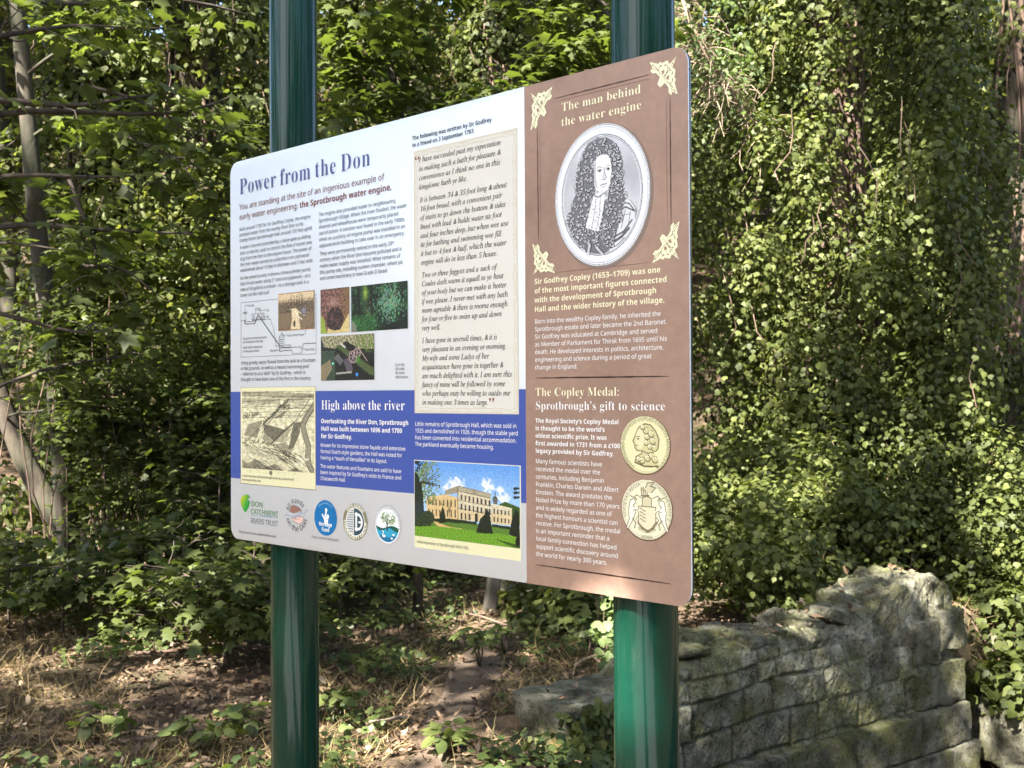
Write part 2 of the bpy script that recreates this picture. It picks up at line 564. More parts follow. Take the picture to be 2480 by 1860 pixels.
text('quotation', ['It is between 34 & 35 foot long & about', '16 foot broad, with a convenient pair', 'of stairs to go down the bottom & sides', 'lined with lead & holds water six foot', 'and four inches deep, but when wee use', 'itt for bathing and swimming wee fill', 'it but to 4 foot & half, which the water', 'engine will do in less than 5 houre.'], 'ital', QK, 613.6, 165.4, 16.6, 9.6, 217, 4, x1=616.4)
text('quotation', ['Two or three faggots and a sack of', 'Coales doth warm it equall to ye heat', 'of your body but we can make it hotter', 'if wee please. I never met with any bath', 'more agreable & there is roome enough', 'for four or five to swim up and down', 'very well.'], 'ital', QK, 618, 305.2, 16.36, 9.6, 212.3, 3)
text('quotation', ['I have gone in severall times, & it is', 'very pleasant in an evening or morning.', 'My wife and some Ladys of her', 'acquaintance have gone in together &', 'are much delighted with it. I am sure this', 'fancy of mine will be followed by some', 'who perhaps may be willing to outdo me', 'in making one 3 times as large.'], 'ital', QK, 618.4, 426.8, 16.24, 9.6, 219.9, 4)
text('quotation_mark', ['\u201c'], 'boldserif', BRN, 599.8, 98.5, 0, 21, 12)
text('quotation_mark', ['\u201d'], 'boldserif', BRN, 783.6, 549.5, 0, 21, 12)
text('paragraph', ['Little remains of Sprotbrough Hall, which was sold in', '1925 and demolished in 1926, though the stable yard', 'has been converted into residential accommodation.', 'The parkland eventually became housing.'], 'sans', WHT, 598.4, 579.8, 12.5, 7.4, 248.4)
text('caption', ['Artist impression of Sprotbrough Hall *c*1700.'], 'sans', (80, 80, 74), 602.1, 797.3, 0, 5.4, 132.9)
text('subheading', ['The man behind'], 'serif', CRM, 949.4, 57.6, 0, 13.6, 155, track=.3)
text('subheading', ['the water engine'], 'serif', CRM, 948.2, 82, 0, 13.6, 156.6, track=.3)
text('paragraph', ['Sir Godfrey Copley (1653\u20131709) was one', 'of the most important figures connected', 'with the development of Sprotbrough', 'Hall and the wider history of the village.'], 'bold', CRM, 889.4, 337.6, 15.5, 8.9, 259.7, 1)
text('paragraph', ['Born into the wealthy Copley family, he inherited the', 'Sprotbrough estate and later became the 2nd Baronet.', 'Sir Godfrey was educated at Cambridge and served', 'as Member of Parliament for Thirsk from 1695 until his', 'death. He developed interests in politics, architecture,', 'engineering and science during a period of great', 'change in England.'], 'sans', WHT, 889.7, 403.8, 12.81, 7.3, 259.2, 1)
text('subheading', ['The Copley Medal:'], 'serif', CRM, 890.2, 525.2, 0, 13.6, 169.9, track=.3)
text('subheading', ['Sprotbrough\u2019s gift to science'], 'serif', WHT, 890, 547.8, 0, 13.6, 254, track=.3)
text('paragraph', ['The Royal Society\u2019s Copley Medal', 'is thought to be the world\u2019s', 'oldest scientific prize. It was', 'first awarded in 1731 from a \u00a3100', 'legacy provided by Sir Godfrey.'], 'bold', WHT, 890, 570, 12.56, 7.3, 169.3)
text('paragraph', ['Many famous scientists have', 'received the medal over the', 'centuries, including Benjamin', 'Franklin, Charles Darwin and Albert', 'Einstein. The award predates the', 'Nobel Prize by more than 170 years', 'and is widely regarded as one of', 'the highest honours a scientist can', 'receive. For Sprotbrough, the medal', 'is an important reminder that a', 'local family connection has helped', 'support scientific discovery around', 'the world for nearly 300 years.'], 'sans', WHT, 890, 637.6, 12.94, 7.3, 170.5, 8)
text('caption', ['Design & production: *geniecreative.co.uk'], 'sans', (70, 72, 78), 32.3, 826, 0, 4.8, 135.6)
text('caption', ['Thanks to National Lottery players'], 'sans', (40, 42, 48), 289.5, 815.3, 0, 4.6, 86.7)

# ---------------------------------------------------------------- small painter for printed pictures
class Art:
    def __init__(self, w, h, cell, bg):
        self.w, self.h = w, h
        self.n, self.m = int(round(w / cell)), int(round(h / cell))
        self.X, self.Y = np.meshgrid((np.arange(self.n) + .5) * w / self.n, (np.arange(self.m) + .5) * h / self.m)
        self.c = np.empty((self.m, self.n, 3))
        self.c[:] = bg
        self.k = np.ones((self.m, self.n), bool)
        self.cell = cell
    def put(self, mask, col, a=1.0, keep=True):
        col = np.asarray(col, float)
        a = np.asarray(a, float)
        m = mask * a
        self.c += (col - self.c) * m[..., None]
        if keep: self.k |= (m > .4)
        return self
    def clear(self):
        self.k[:] = False
        return self
    def poly(self, pts, col=None, a=1.0):
        p = np.asarray(pts, float)
        ins = np.zeros(self.X.shape, bool)
        q = np.roll(p, -1, 0)
        for (x0, y0), (x1, y1) in zip(p, q):
            if y0 == y1: continue
            cnd = ((y0 > self.Y) != (y1 > self.Y))
            ins ^= cnd & (self.X < (x1 - x0) * (self.Y - y0) / (y1 - y0) + x0)
        if col is not None: self.put(ins, col, a)
        return ins
    def ell(self, cx, cy, rx, ry, col=None, a=1.0, rot=0):
        dx, dy = self.X - cx, self.Y - cy
        c, s = math.cos(rot), math.sin(rot)
        m = ((dx * c + dy * s) / rx) ** 2 + ((-dx * s + dy * c) / ry) ** 2 < 1
        if col is not None: self.put(m, col, a)
        return m
    def line(self, pts, w, col, a=1.0, taper=False):
        p = np.asarray(pts, float)
        n = len(p) - 1
        for i in range(n):
            (x0, y0), (x1, y1) = p[i], p[i + 1]
            ww = w * (1 - .85 * i / n) if taper else w
            h = max(ww, self.cell) / 2
            j0, j1 = int(max(0, (min(x0, x1) - h) / self.w * self.n - 1)), int((max(x0, x1) + h) / self.w * self.n + 2)
            i0, i1 = int(max(0, (min(y0, y1) - h) / self.h * self.m - 1)), int((max(y0, y1) + h) / self.h * self.m + 2)
            X, Y = self.X[i0:i1, j0:j1], self.Y[i0:i1, j0:j1]
            if X.size == 0: continue
            L = (x1 - x0) ** 2 + (y1 - y0) ** 2 + 1e-9
            t = np.clip(((X - x0) * (x1 - x0) + (Y - y0) * (y1 - y0)) / L, 0, 1)
            m = (np.hypot(X - x0 - t * (x1 - x0), Y - y0 - t * (y1 - y0)) < h)
            al = a * min(1, ww / self.cell)
            self.c[i0:i1, j0:j1] += (np.asarray(col, float) - self.c[i0:i1, j0:j1]) * (m * al)[..., None]
            self.k[i0:i1, j0:j1] |= m
        return self
    def noise(self, scale, seed, oct=3):
        return Noise(seed, 2)(np.stack([self.X, self.Y], -1), scale, oct)
    def mul(self, f, mask=None):
        f = np.asarray(f)
        if mask is not None: f = np.where(mask, f, 1)
        self.c = np.clip(self.c * f[..., None], 0, 255)
    def build(self, name, x, y, d, parent=None):
        if name in ('photograph', 'picture', 'inset_picture'):          # printed grain
            self.mul(1 + (.16 if name != 'picture' else .09) * RG.normal(size=self.X.shape))
        n, m = self.n, self.m
        gx, gy = np.meshgrid(np.arange(n + 1) * self.w / n + x, np.arange(m + 1) * self.h / m + y)
        v = pw(gx.ravel(), gy.ravel(), d)
        i = np.arange(m)[:, None] * (n + 1) + np.arange(n)[None]
        q = np.stack([i + n + 1, i + n + 2, i + 1, i], -1)
        q, c = q[self.k], self.c[self.k]
        used, invr = np.unique(q, return_inverse=True)
        return mesh_obj(name, v[used], invr.reshape(-1, 4), M['print'], parent or PANEL, fattr=lin(np.clip(c, 0, 255)) * .97)
RG = np.random.default_rng(11)
def arcpts(cx, cy, rx, ry, a0, a1, n=16):
    a = np.radians(np.linspace(a0, a1, n))
    return np.c_[cx + rx * np.cos(a), cy + ry * np.sin(a)]

# ---- card of the engraved bird's eye map
card = sheet(39, 504.5, 302.6, 715.9, .0006, 'map_card', M['cream'])
sheet(38.2, 503.9, 303.4, 717.2, .00045, 'card_outline', ink((92, 92, 84)), parent=card)  # thin dark outline round the map card, widest along the bottom
A = Art(254, 169, .85, (214, 208, 172))
nz = A.noise(.09, 3)
A.mul(1 + .10 * nz)
DKI = (58, 56, 50)
off = np.array((4.6, 8.5))
def mp(*p): return np.array(p, float) - off
for k in range(46):                                    # far fields
    y = 8 + 30 * RG.random()
    x = 254 * RG.random()
    A.line([(x, y), (x + 40 * RG.random() + 10, y - 1 + 3 * RG.random())], .9, DKI, .6)
for y, g in ((1, .55), (3, .5), (14, .7), (20, .62), (33, .6), (45, .65), (56, .7)):
    A.line([(0, y + 2), (80, y), (160, y - 1), (254, y - 3)], 1.0, DKI, g)
A.put(np.abs(A.Y - 5 - .02 * A.X) < 5, DKI, .35)
A.put((A.Y > 17) & (A.Y < 27) & (A.X < 140), DKI, .3)
for P, g in ((((83, 79), (117, 83), (164, 91), (121, 116), (87, 99)), .62), (((120, 67), (157, 51), (170, 51), (146, 65)), .5),
             (((190, 75), (214, 73), (211, 97), (190, 128), (172, 132)), .62), (((161, 118), (190, 75), (150, 92), (121, 116)), .22),
             (((87, 100), (121, 117), (117, 123), (80, 112)), .35), (((175, 31), (211, 21), (239, 21), (221, 40)), .12),
             (((30, 80), (80, 72), (60, 110), (10, 105)), .35), (((160, 118), (190, 130), (172, 150), (120, 122)), .3)):
    A.poly(mp(*P), DKI, g)
    pm = A.poly(mp(*P))
    hatch = np.sin((A.X * .8 + A.Y * .9) * 1.9) > .2
    A.put(pm & hatch, DKI, .35)
for a, b, w in (((5, 124), (204, 14), 1.6), ((12, 124), (211, 16), 1.2), ((83, 79), (175, 25), 3.5), ((117, 119), (253, 38), 1.5), ((121, 116), (164, 91), 1.4), ((79, 99), (146, 40), 2.2), ((110, 122), (190, 74), 2.4), ((146, 40), (190, 74), 1.2), ((161, 118), (214, 73), 1.4), ((165, 45), (230, 44), 1.6), ((150, 60), (235, 60), 1.2), ((200, 66), (245, 25), 2)):
    A.line([np.array(a) - off, np.array(b) - off], w, DKI, .8)
rv = np.array([(262, 36), (236, 60), (221, 79), (229, 101), (240, 122), (238, 144), (240, 160), (256, 178)], float) - off
for o, w, c, a in ((0, 17, (150, 146, 124), 1), (-8, 2, DKI, .9), (8, 2, DKI, .9), (3, 1, DKI, .5), (-3, 1, DKI, .5)):
    A.line(rv + (o, 0), w, c, a)
A.line(np.array([(239, 150), (215, 152), (205, 160), (190, 165)]) - off, 4, (225, 220, 190))
for k in range(420):                                   # trees along the lanes and hedges
    s = RG.random()
    seg = RG.integers(0, 6)
    P = [((5, 113), (117, 123)), ((117, 123), (204, 158)), ((79, 77), (175, 25)), ((9, 64), (67, 57)), ((5, 140), (160, 156)), ((130, 44), (180, 40))][seg]
    x, y = np.array(P[0]) * (1 - s) + np.array(P[1]) * s + RG.normal(0, 2.6, 2) - off
    A.ell(x, y, 1.6, 1.5, DKI, .75)
    A.ell(x - .6, y - .8, .8, .7, (190, 184, 150), .6)
for k in range(130):                                   # hill contours in front
    x = RG.random() * 190
    y = 112 + RG.random() * 58 + x * .08
    A.line([(x, y), (x + 12 + 16 * RG.random(), y + 3 + 4 * RG.random()), (x + 36, y + 10 + 5 * RG.random())], .9 + RG.random(), DKI, .65)
A.poly(np.array([(0, 122), (40, 120), (120, 138), (190, 166), (150, 169), (60, 150), (0, 138)]), (222, 216, 180), .55)
A.put((A.Y > 150 + .09 * A.X + 5 * np.sin(A.X * .09)) & (A.X < 200), DKI, .5)
A.mul(1 + .28 * np.sign(A.noise(1.3, 9, 2)) * (np.abs(A.noise(1.3, 9, 2)) > .55))
A.build('engraving', 44.6, 513, .0009, card)
S = Art(200, 10, .8, (206, 200, 160)).clear()
for k in range(60):
    x = 4 + RG.random() * 190
    if abs(x - 92) < 14: continue
    S.line([(x, 2.4 + 4 * (k % 2)), (x + 1.6, 2.0 + 4 * (k % 2))], .8, (120, 116, 96), .8)
S.ell(92, 5, 6, 5, (120, 116, 100))
S.build('engraved_cartouche', 58, 683.5, .0009, card)

# ---- parchment card
sheet(597.3, 67.2, 853.3, 556.2, .0006, 'parchment_card', M['parch'])
A = Art(256, 489, 2.0, (217, 212, 200)).clear()
ed = np.minimum(np.minimum(A.X, 256 - A.X), np.minimum(A.Y, 489 - A.Y)) + 1.5 * A.noise(.05, 21)
A.put((ed > 8) & (ed < 10), (200, 194, 178), .8)
A.put(ed < 5, (206, 199, 182), .9)
A.build('parchment_edge', 597.3, 67.2, .0008)

# ---- photographs
def foliage_art(w, h, cell, seed, base, hi, sc=.25):
    A = Art(w, h, cell, base)
    n1, n2, n3 = A.noise(.05, seed), A.noise(sc, seed + 1), A.noise(sc * 2.2, seed + 2, 2)
    t = np.clip(.35 + .3 * n1 + .45 * n2 + .3 * n3, 0, 1) ** 1.6
    A.put(np.ones(A.X.shape), hi, t)
    return A
A = foliage_art(163, 90, .8, 31, (20, 28, 22), (62, 104, 66), .2)
for x, w in ((22, 9), (60, 7), (8, 4), (78, 4)):
    A.line([(x, 0), (x + 3, 60)], w, (30, 27, 24), .85)
A.put(np.exp(-((A.X - 43) / 7) ** 2 - ((A.Y - 16) / 15) ** 2) * (A.noise(.5, 33) > -.5), (166, 200, 70), .9)
A.put(np.exp(-((A.X - 50) / 10) ** 2 - ((A.Y - 52) / 10) ** 2) * (A.noise(.4, 35) > -.1), (120, 134, 90), .6)
for k in range(330):
    x, y = 112 + RG.normal(0, 20), 38 + RG.normal(0, 17)
    if x < 163 and y < 84: A.ell(x, y, 2.6, 1.7, (70 + 60 * RG.random(), 122 + 40 * RG.random(), 100 + 30 * RG.random()), .75, RG.random() * 3)
A.put((A.Y > 58) & (A.X < 70) & (A.noise(.5, 36) > -.1), (66, 140, 66), .6)
A.poly([(0, 66), (14, 74), (18, 90), (0, 90)], (128, 124, 112), .8)
A.poly([(100, 80), (163, 70), (163, 90), (90, 90)], (26, 26, 24), .7)
A.build('photograph', 416.5, 307.6, .0009)
A = Art(90, 90, .8, (108, 78, 70))
A.mul(1 + .3 * A.noise(.22, 41) + .15 * A.noise(.7, 42))
A.put(np.clip((A.X - 55) / 30, 0, 1) * (A.noise(.12, 43) > -.5), (124, 104, 60), .7)
A.put(np.exp(-((A.X - 40) / 16) ** 2 - ((A.Y - 28) / 9) ** 2), (196, 160, 140), .55)
m = A.ell(46, 62, 27, 24)
A.put(m, (44, 34, 34), .85)
for k in range(26):
    x, y = 46 + RG.normal(0, 15), 60 + RG.normal(0, 13)
    A.line([(x, y), (x + RG.normal(0, 9), y + RG.normal(0, 9))], 1.5, (140, 104, 96), .6)
A.poly([(0, 50), (12, 62), (20, 90), (0, 90)], (140, 168, 60), .85)
A.poly([(20, 90), (24, 80), (45, 85), (62, 84), (84, 58), (90, 52), (90, 90)], (206, 190, 130), .9)
A.mul(1 + .22 * A.noise(.8, 44), A.Y > 50)
A.build('photograph', 320.8, 307, .0009)
A = Art(163, 90, .8, (34, 35, 33))
A.mul(1 + .4 * A.noise(.4, 51))
A.poly([(0, 0), (163, 0), (163, 30), (120, 28), (80, 12), (45, 26), (10, 22)], (138, 134, 106))
A.mul(1 + .3 * A.noise(.25, 52) + .2 * A.noise(.9, 53), A.Y < 30)
A.put((A.X > 110) & (A.Y < 36) & (A.noise(.15, 54) > 0), (92, 118, 44), .7)
A.poly([(48, 22), (60, 18), (163, 68), (163, 82), (150, 80)], (74, 88, 54))
A.poly([(78, 20), (92, 18), (163, 56), (163, 66)], (30, 28, 27))
A.put((A.X < 45) & (A.Y > 30) & (A.noise(.5, 55) > .15), (92, 124, 100), .8)
A.poly([(0, 60), (30, 48), (36, 66), (14, 90), (0, 90)], (128, 118, 92))
A.poly([(40, 45), (54, 36), (70, 50), (62, 60)], (96, 92, 96))
A.poly([(70, 50), (92, 44), (100, 70), (84, 78)], (86, 80, 88))
for cx, cy, r in ((100, 44, 13), (113, 36, 11)):
    A.ell(cx, cy, r, r * .95, (156, 136, 136)); A.ell(cx, cy, r - 3, r - 3.4, (50, 44, 46))
    for k in range(3): A.line([(cx - r * math.cos(k), cy - r * math.sin(k)), (cx + r * math.cos(k), cy + r * math.sin(k))], 2, (150, 132, 132))
A.line([(122, 32), (142, 52)], 2, (178, 160, 140)); A.line([(50, 76), (95, 74)], 4, (150, 150, 140)); A.line([(62, 16), (76, 24)], 4, (190, 190, 180))
A.ell(112, 79, 4, 3.5, (60, 140, 220)); A.ell(38, 56, 2.5, 3, (120, 220, 200))
A.poly([(112, 44), (120, 42), (122, 56), (110, 54)], (72, 120, 48))
A.build('photograph', 321.6, 402.6, .0009)
# ---- painting of the hall
hc = sheet(595.4, 643.8, 856.2, 805.7, .0006, 'picture_card', M['cream'])
sheet(594.9, 643.3, 856.8, 784.9, .00045, 'white_keyline', ink((226, 230, 236)), parent=hc)
A = Art(258, 139.5, .85, (96, 150, 220))
A.put(np.clip(A.Y / 75, 0, 1), (168, 202, 238), .9)
for cx, cy, rx, ry in ((108, 36, 22, 12), (96, 46, 26, 9), (185, 38, 17, 14), (176, 32, 9, 7), (214, 42, 11, 7), (222, 56, 18, 9), (180, 56, 16, 6)):
    d = ((A.X - cx) / rx) ** 2 + ((A.Y - cy) / ry) ** 2 + .5 * A.noise(.16, 61)
    A.put(np.clip(1.1 - d, 0, 1), (240, 242, 246), .9)
A.poly([(205, 70), (225, 62), (258, 70), (258, 100), (205, 100)], (58, 84, 36))
STO, STY = (204, 194, 164), (210, 184, 132)
A.poly([(31, 66), (81, 58), (112, 62), (112, 106), (31, 106)], STY)
A.poly([(80, 51), (112, 41), (111, 54), (80, 59)], (150, 142, 120))
A.poly([(193, 68), (240, 73), (240, 102), (193, 102)], STO)
A.poly([(112, 41), (192, 51), (192, 101), (112, 101)], STO)
A.put((A.X > 112) & (A.X < 240) & (A.Y > 84) & (A.Y < 100), STY, .55)
A.poly([(112, 41), (192, 51), (192, 58), (112, 50)], (168, 160, 136))
A.poly([(148, 44), (156, 44), (156, 54), (148, 53)], (150, 142, 120))
DW = (62, 60, 62)
for y0, y1, w in ((50, 58.5, 1.4), (66, 72, 1.1), (80.5, 86, 1.4)):
    A.line([(112, y0), (192, y0 + (y1 - y0))], w, (120, 110, 92))
A.line([(112, 41), (192, 51)], 1.2, (110, 104, 92))
A.line([(112, 41), (112, 101)], 1.2, (90, 84, 74))
for i in range(8):
    x = 119 + i * 9.7
    t = (x - 112) / 80
    for y0, y1, h in ((55, 62, 10), (72, 77, 11), (88, 90, 12)):
        y = y0 + (y1 - y0) * t
        if y0 == 88 and 3 <= i <= 5: continue
        A.poly([(x, y), (x + 4, y + .3), (x + 4, y + h), (x, y + h - .3)], DW)
        A.line([(x - .6, y - 1), (x + 4.6, y - .6)], .9, (236, 226, 196))
for i in range(5):
    x = 198 + i * 8.4
    for y, h in ((76, 9), (90, 9)): A.poly([(x, y + i * .4), (x + 3, y + i * .4), (x + 3, y + h), (x, y + h)], DW)
for i in range(8):
    x = 36 + i * 9.6
    for y, h in ((70, 10), (88, 11)): A.poly([(x, y - i * .5), (x + 3.4, y - i * .5), (x + 3.4, y + h), (x, y + h)], (96, 84, 66))
A.poly([(154, 88), (160, 88), (160, 102), (154, 102)], (40, 36, 34))
A.line([(193, 68), (240, 73)], 1.4, (230, 222, 196))
A.ell(202, 60, 6, 6, (70, 74, 70)); A.poly([(197, 58), (208, 58), (207, 68), (198, 68)], (96, 98, 90)); A.line([(202, 46), (202, 55)], 1.2, (60, 62, 60))
A.poly([(20, 104), (258, 106), (258, 118), (0, 118)], (88, 122, 48))
A.poly([(47, 108), (89, 116), (156, 118), (110, 121), (60, 117)], (206, 172, 118))
lawn = A.poly([(0, 119), (120, 117), (258, 119), (258, 140), (0, 140)])
A.put(lawn, (104, 150, 44)); A.mul(1 + .12 * A.noise(.35, 62), lawn)
A.poly([(52, 104), (92, 101), (158, 102), (158, 107), (92, 108), (52, 109)], (36, 50, 32)); A.poly([(194, 103), (236, 104), (236, 109), (194, 108)], (34, 46, 30))
def artree(pts, col, hi, seed, edge=6):
    m = A.poly(np.asarray(pts))
    n = A.noise(.4, seed)
    A.put(m, col, .96); A.put(m & (n > .25), hi, .8)
tn = A.noise(.45, 71)
for k in range(520):
    x, y = abs(RG.normal(8, 32)), RG.random() * 78
    if x < 78 - max(0, 30 - y) * .5 and RG.random() < .9:
        g = RG.random()
        A.ell(x, y, 2.2, 1.7, (70 + 70 * g, 92 + 60 * g, 50 + 30 * g) if x + y > 28 else (24, 32, 22), .8)
A.poly([(0, 20), (10, 26), (22, 60), (26, 100), (20, 122), (0, 122)], (22, 30, 22), .85)
for k in range(12):
    A.line([(10, 60), (14 + 8 * RG.random(), 40), (30 + 40 * RG.random(), 12 + 40 * RG.random())], 1, (40, 38, 28), .8)
artree([(4, 108), (27, 92), (40, 90), (52, 98), (52, 108), (40, 119), (4, 121)], (32, 44, 30), (70, 90, 52), 72)
artree([(74, 79), (80, 95), (82, 109), (64, 112), (66, 96)], (24, 32, 24), (44, 56, 36), 73)
artree([(184, 76), (190, 92), (197, 120), (156, 121), (166, 96), (176, 88)], (24, 30, 24), (46, 56, 38), 74)
artree([(249, 73), (256, 80), (258, 122), (233, 118), (240, 92)], (22, 28, 22), (38, 48, 32), 75)
for k in range(5): A.line([(90, 116), (90, 92), (84 + 3.4 * k, 72 - 2 * (k % 2))], .9, (70, 60, 50), .8)
for y in (37, 44, 52): A.line([(258, y), (246, y + 3)], 3, (34, 44, 34)); A.ell(250, y + 1, 7, 2.2, (34, 46, 34), .8)
A.poly([(200, 128), (258, 134), (258, 140), (236, 137)], (40, 62, 22), .8); A.ell(254, 128, 6, 8, (22, 28, 22))
A.build('picture', 596.4, 644.7, .0009, hc)

# ---- diagram
A = Art(268, 124, .75, (229, 234, 240)).clear()
GK = (70, 72, 80)
def dl(p, w=.9, c=GK): A.line(p, w, c)
dl([(1, 1), (138, 1)]); dl([(262, 1), (266, 1), (266, 122), (1, 122), (1, 1)])
dl([(1, 41), (15, 41), (18, 39), (21, 44), (53, 45)]); dl([(17, 41), (17, 49), (54, 50), (65, 30)], 1.6); dl([(15, 41), (15, 47), (17, 49)], .9)
dl([(65, 31), (142, 101)], 3, (120, 124, 132)); dl([(65, 30), (143, 102)], .9)
dl([(87, 42), (111, 43), (118, 59), (121, 61), (126, 81), (127, 92), (131, 104)])
dl([(42, 28), (87, 28), (88, 42), (43, 42), (42, 28)], 1.1); dl([(56, 17), (73, 17), (73, 28), (56, 28), (56, 17)], 1.1); dl([(56, 20), (73, 20)])
for x in (46, 77): dl([(x, 31), (x + 7, 31), (x + 7, 35), (x, 35), (x, 31)]); dl([(x, 37), (x + 7, 37), (x + 7, 40), (x, 40), (x, 37)])
dl([(55, 45), (65, 30), (79, 44)], 1.3); dl([(62, 42), (62, 38), (68, 38), (68, 42)])
dl([(17, 39), (17, 26)], 1.1)
for dx in (-8, -5, 5, 8): dl(np.c_[17 + np.linspace(0, dx, 6), 28 - np.sin(np.linspace(0, 2.6, 6)) * 7 + np.linspace(0, 2, 6)])
dl([(17, 21), (17, 8), (26, 8)], .7); dl([(66, 22), (92, 22)], .7); dl([(84, 36), (92, 36)], .7); dl([(150, 79), (167, 79)], .7); dl([(226, 79), (231, 79), (231, 72)], .7); dl([(132, 110), (150, 110)], .7); dl([(212, 110), (228, 111)], .7)
dl([(141, 106), (141, 83), (150, 74), (158, 83), (158, 106), (141, 106)], 1.2); dl([(141, 83), (158, 83)])
for y in (88, 96): dl([(145, y), (154, y), (154, y + 5), (145, y + 5), (145, y)])
for y in (102, 104): dl([(143, y), (156, y)])
dl([(142, 106), (142, 114), (158, 112), (185, 112), (187, 119), (218, 119), (224, 100), (266, 100)], 1.2); dl([(158, 100), (182, 101), (182, 107), (158, 107)]); dl([(158, 105), (182, 105)], 1.6)
dl([(126, 101), (141, 102)], .8)
dl(np.c_[np.linspace(183, 220, 38), 106 + .8 * np.sin(np.linspace(0, 40, 38))])
DG = A.build('diagram', 39.6, 315, .0006)
for s, x, y, w in (('Fountain', 66.5, 326.5, 24), ('Tank', 133.5, 340.6, 12), ('Hall', 133.5, 354.6, 10.5), ('Pump Wheel House', 208.5, 398, 57), ('Channel', 147.5, 428, 24), ('River Don', 269, 429.5, 31)):
    text('lettering', [s], 'sans', (70, 72, 80), x, y, 0, 5, w, parent=DG, d=.0009)
text('lettering', ['Diagram showing how water', 'was pumped to the Hall.'], 'sans', DK, 48.6, 398.3, 7.96, 4.9, 88, parent=DG, d=.0009)
text('lettering', ['Inset: Artist impression', 'of the pump house.'], 'sans', DK, 48.7, 418.2, 8.36, 4.9, 71.8, parent=DG, d=.0009)
A = Art(122, 79, .8, (206, 184, 150))
A.put(np.clip((A.Y - 14) / 10 + .4 * A.noise(.2, 81), 0, 1), (150, 128, 98), .8)
SP = (52, 44, 38)
A.put((A.Y > 20) & (A.noise(.55, 82) > -.15), SP, .8); A.put((A.Y > 14) & (A.Y < 42) & (A.noise(.35, 83) > .1), SP, .6)
for x, h in ((42, 28), (46, 30), (55, 30), (63, 28), (68, 26), (74, 28), (80, 30), (84, 27)):
    A.line([(x, h), (x + .5, 5 + 6 * RG.random())], 1.5, SP, .9); 
A.poly([(46, 38), (62, 34), (70, 44), (76, 79), (42, 79), (48, 56)], (222, 204, 166), .9)
A.line([(30, 34), (48, 36), (60, 34), (72, 42), (90, 50)], 2.4, (216, 200, 166)); A.ell(88, 40, 11, 9, (96, 92, 100), .9); A.ell(88, 40, 7, 6, (150, 150, 158), .6)
A.line([(60, 38), (66, 50), (82, 58)], 2, (230, 222, 196)); A.ell(56, 66, 4, 7, SP, .9); A.ell(34, 35, 9, 6, SP, .5)
A.put((A.X < 1.2) | (A.X > 120.8) | (A.Y < 1.2) | (A.Y > 77.8), (140, 92, 52))
A.build('inset_picture', 178.4, 306, .0012, DG)

# ---- portrait medallion
A = Art(192, 232, .8, (226, 230, 236)).clear()
CX, CY = 93, 113
ds = np.hypot((A.X - CX - 3) / 96.0, (A.Y - CY - 3) / 116.0)
A.put((ds > .9) & (ds < 1.0), (96, 72, 58), .75)
out = A.ell(CX, CY, 93, 113, (224, 228, 234))
for r, w, g in ((.985, 1.0, .5), (.955, .8, .35), (.85, 1.2, .75), (.828, .9, .6)):
    rr_ = np.hypot((A.X - CX) / 93, (A.Y - CY) / 113)
    A.put(np.abs(rr_ - r) < w / 170, (70, 72, 80), g)
ins = A.ell(CX, CY, 75, 94)
GR = (58, 58, 64)
shade = np.clip(.32 + .42 * np.clip((A.X - 98) / 70, 0, 1) * np.clip(1.3 - A.Y / 190, 0, 1) + .15 * A.noise(.02, 84) + .3 * np.clip((70 - A.X) / 60, 0, 1), 0, .75)
ht = (np.sin((A.X * .75 - A.Y * .66) * 2.6) * .5 + .5)
A.put(ins, GR, shade * (.22 + .38 * ht))
# coat, cloak
A.put(A.poly([(24, 176), (46, 180), (80, 160), (112, 168), (130, 125), (150, 128), (166, 150), (160, 190), (120, 214), (60, 214)]) & ins, (150, 152, 158))
A.put(A.poly([(124, 132), (136, 124), (149, 129), (158, 142), (158, 165), (148, 182), (127, 203), (107, 210), (112, 192), (121, 163)]) & ins, (214, 216, 220))
for p, w in (([(124, 145), (140, 138), (157, 146)], 2.6), ([(122, 160), (136, 150), (150, 150)], 1.2), ([(118, 183), (136, 176), (152, 160)], 3), ([(118, 190), (132, 184), (146, 172)], 4.5), ([(112, 200), (124, 196), (138, 186)], 1.5), ([(130, 142), (126, 165), (116, 196)], 1.5), ([(140, 142), (132, 170)], 1), ([(149, 146), (146, 164)], 1), ([(130, 128), (148, 134), (157, 146)], 2)):
    A.line(p, w, (70, 70, 76), .85)
A.put(A.poly([(30, 178), (46, 186), (62, 172), (92, 182), (108, 200), (98, 212), (66, 212), (44, 200)]) & ins, (108, 108, 114))
for p in ([(60, 178), (70, 190), (66, 206)], [(80, 182), (84, 196), (96, 208)], [(50, 188), (60, 200)]): A.line(p, 4, (206, 208, 212), .9); A.line(np.array(p) + (4, 1), 1.6, (40, 40, 44), .8)
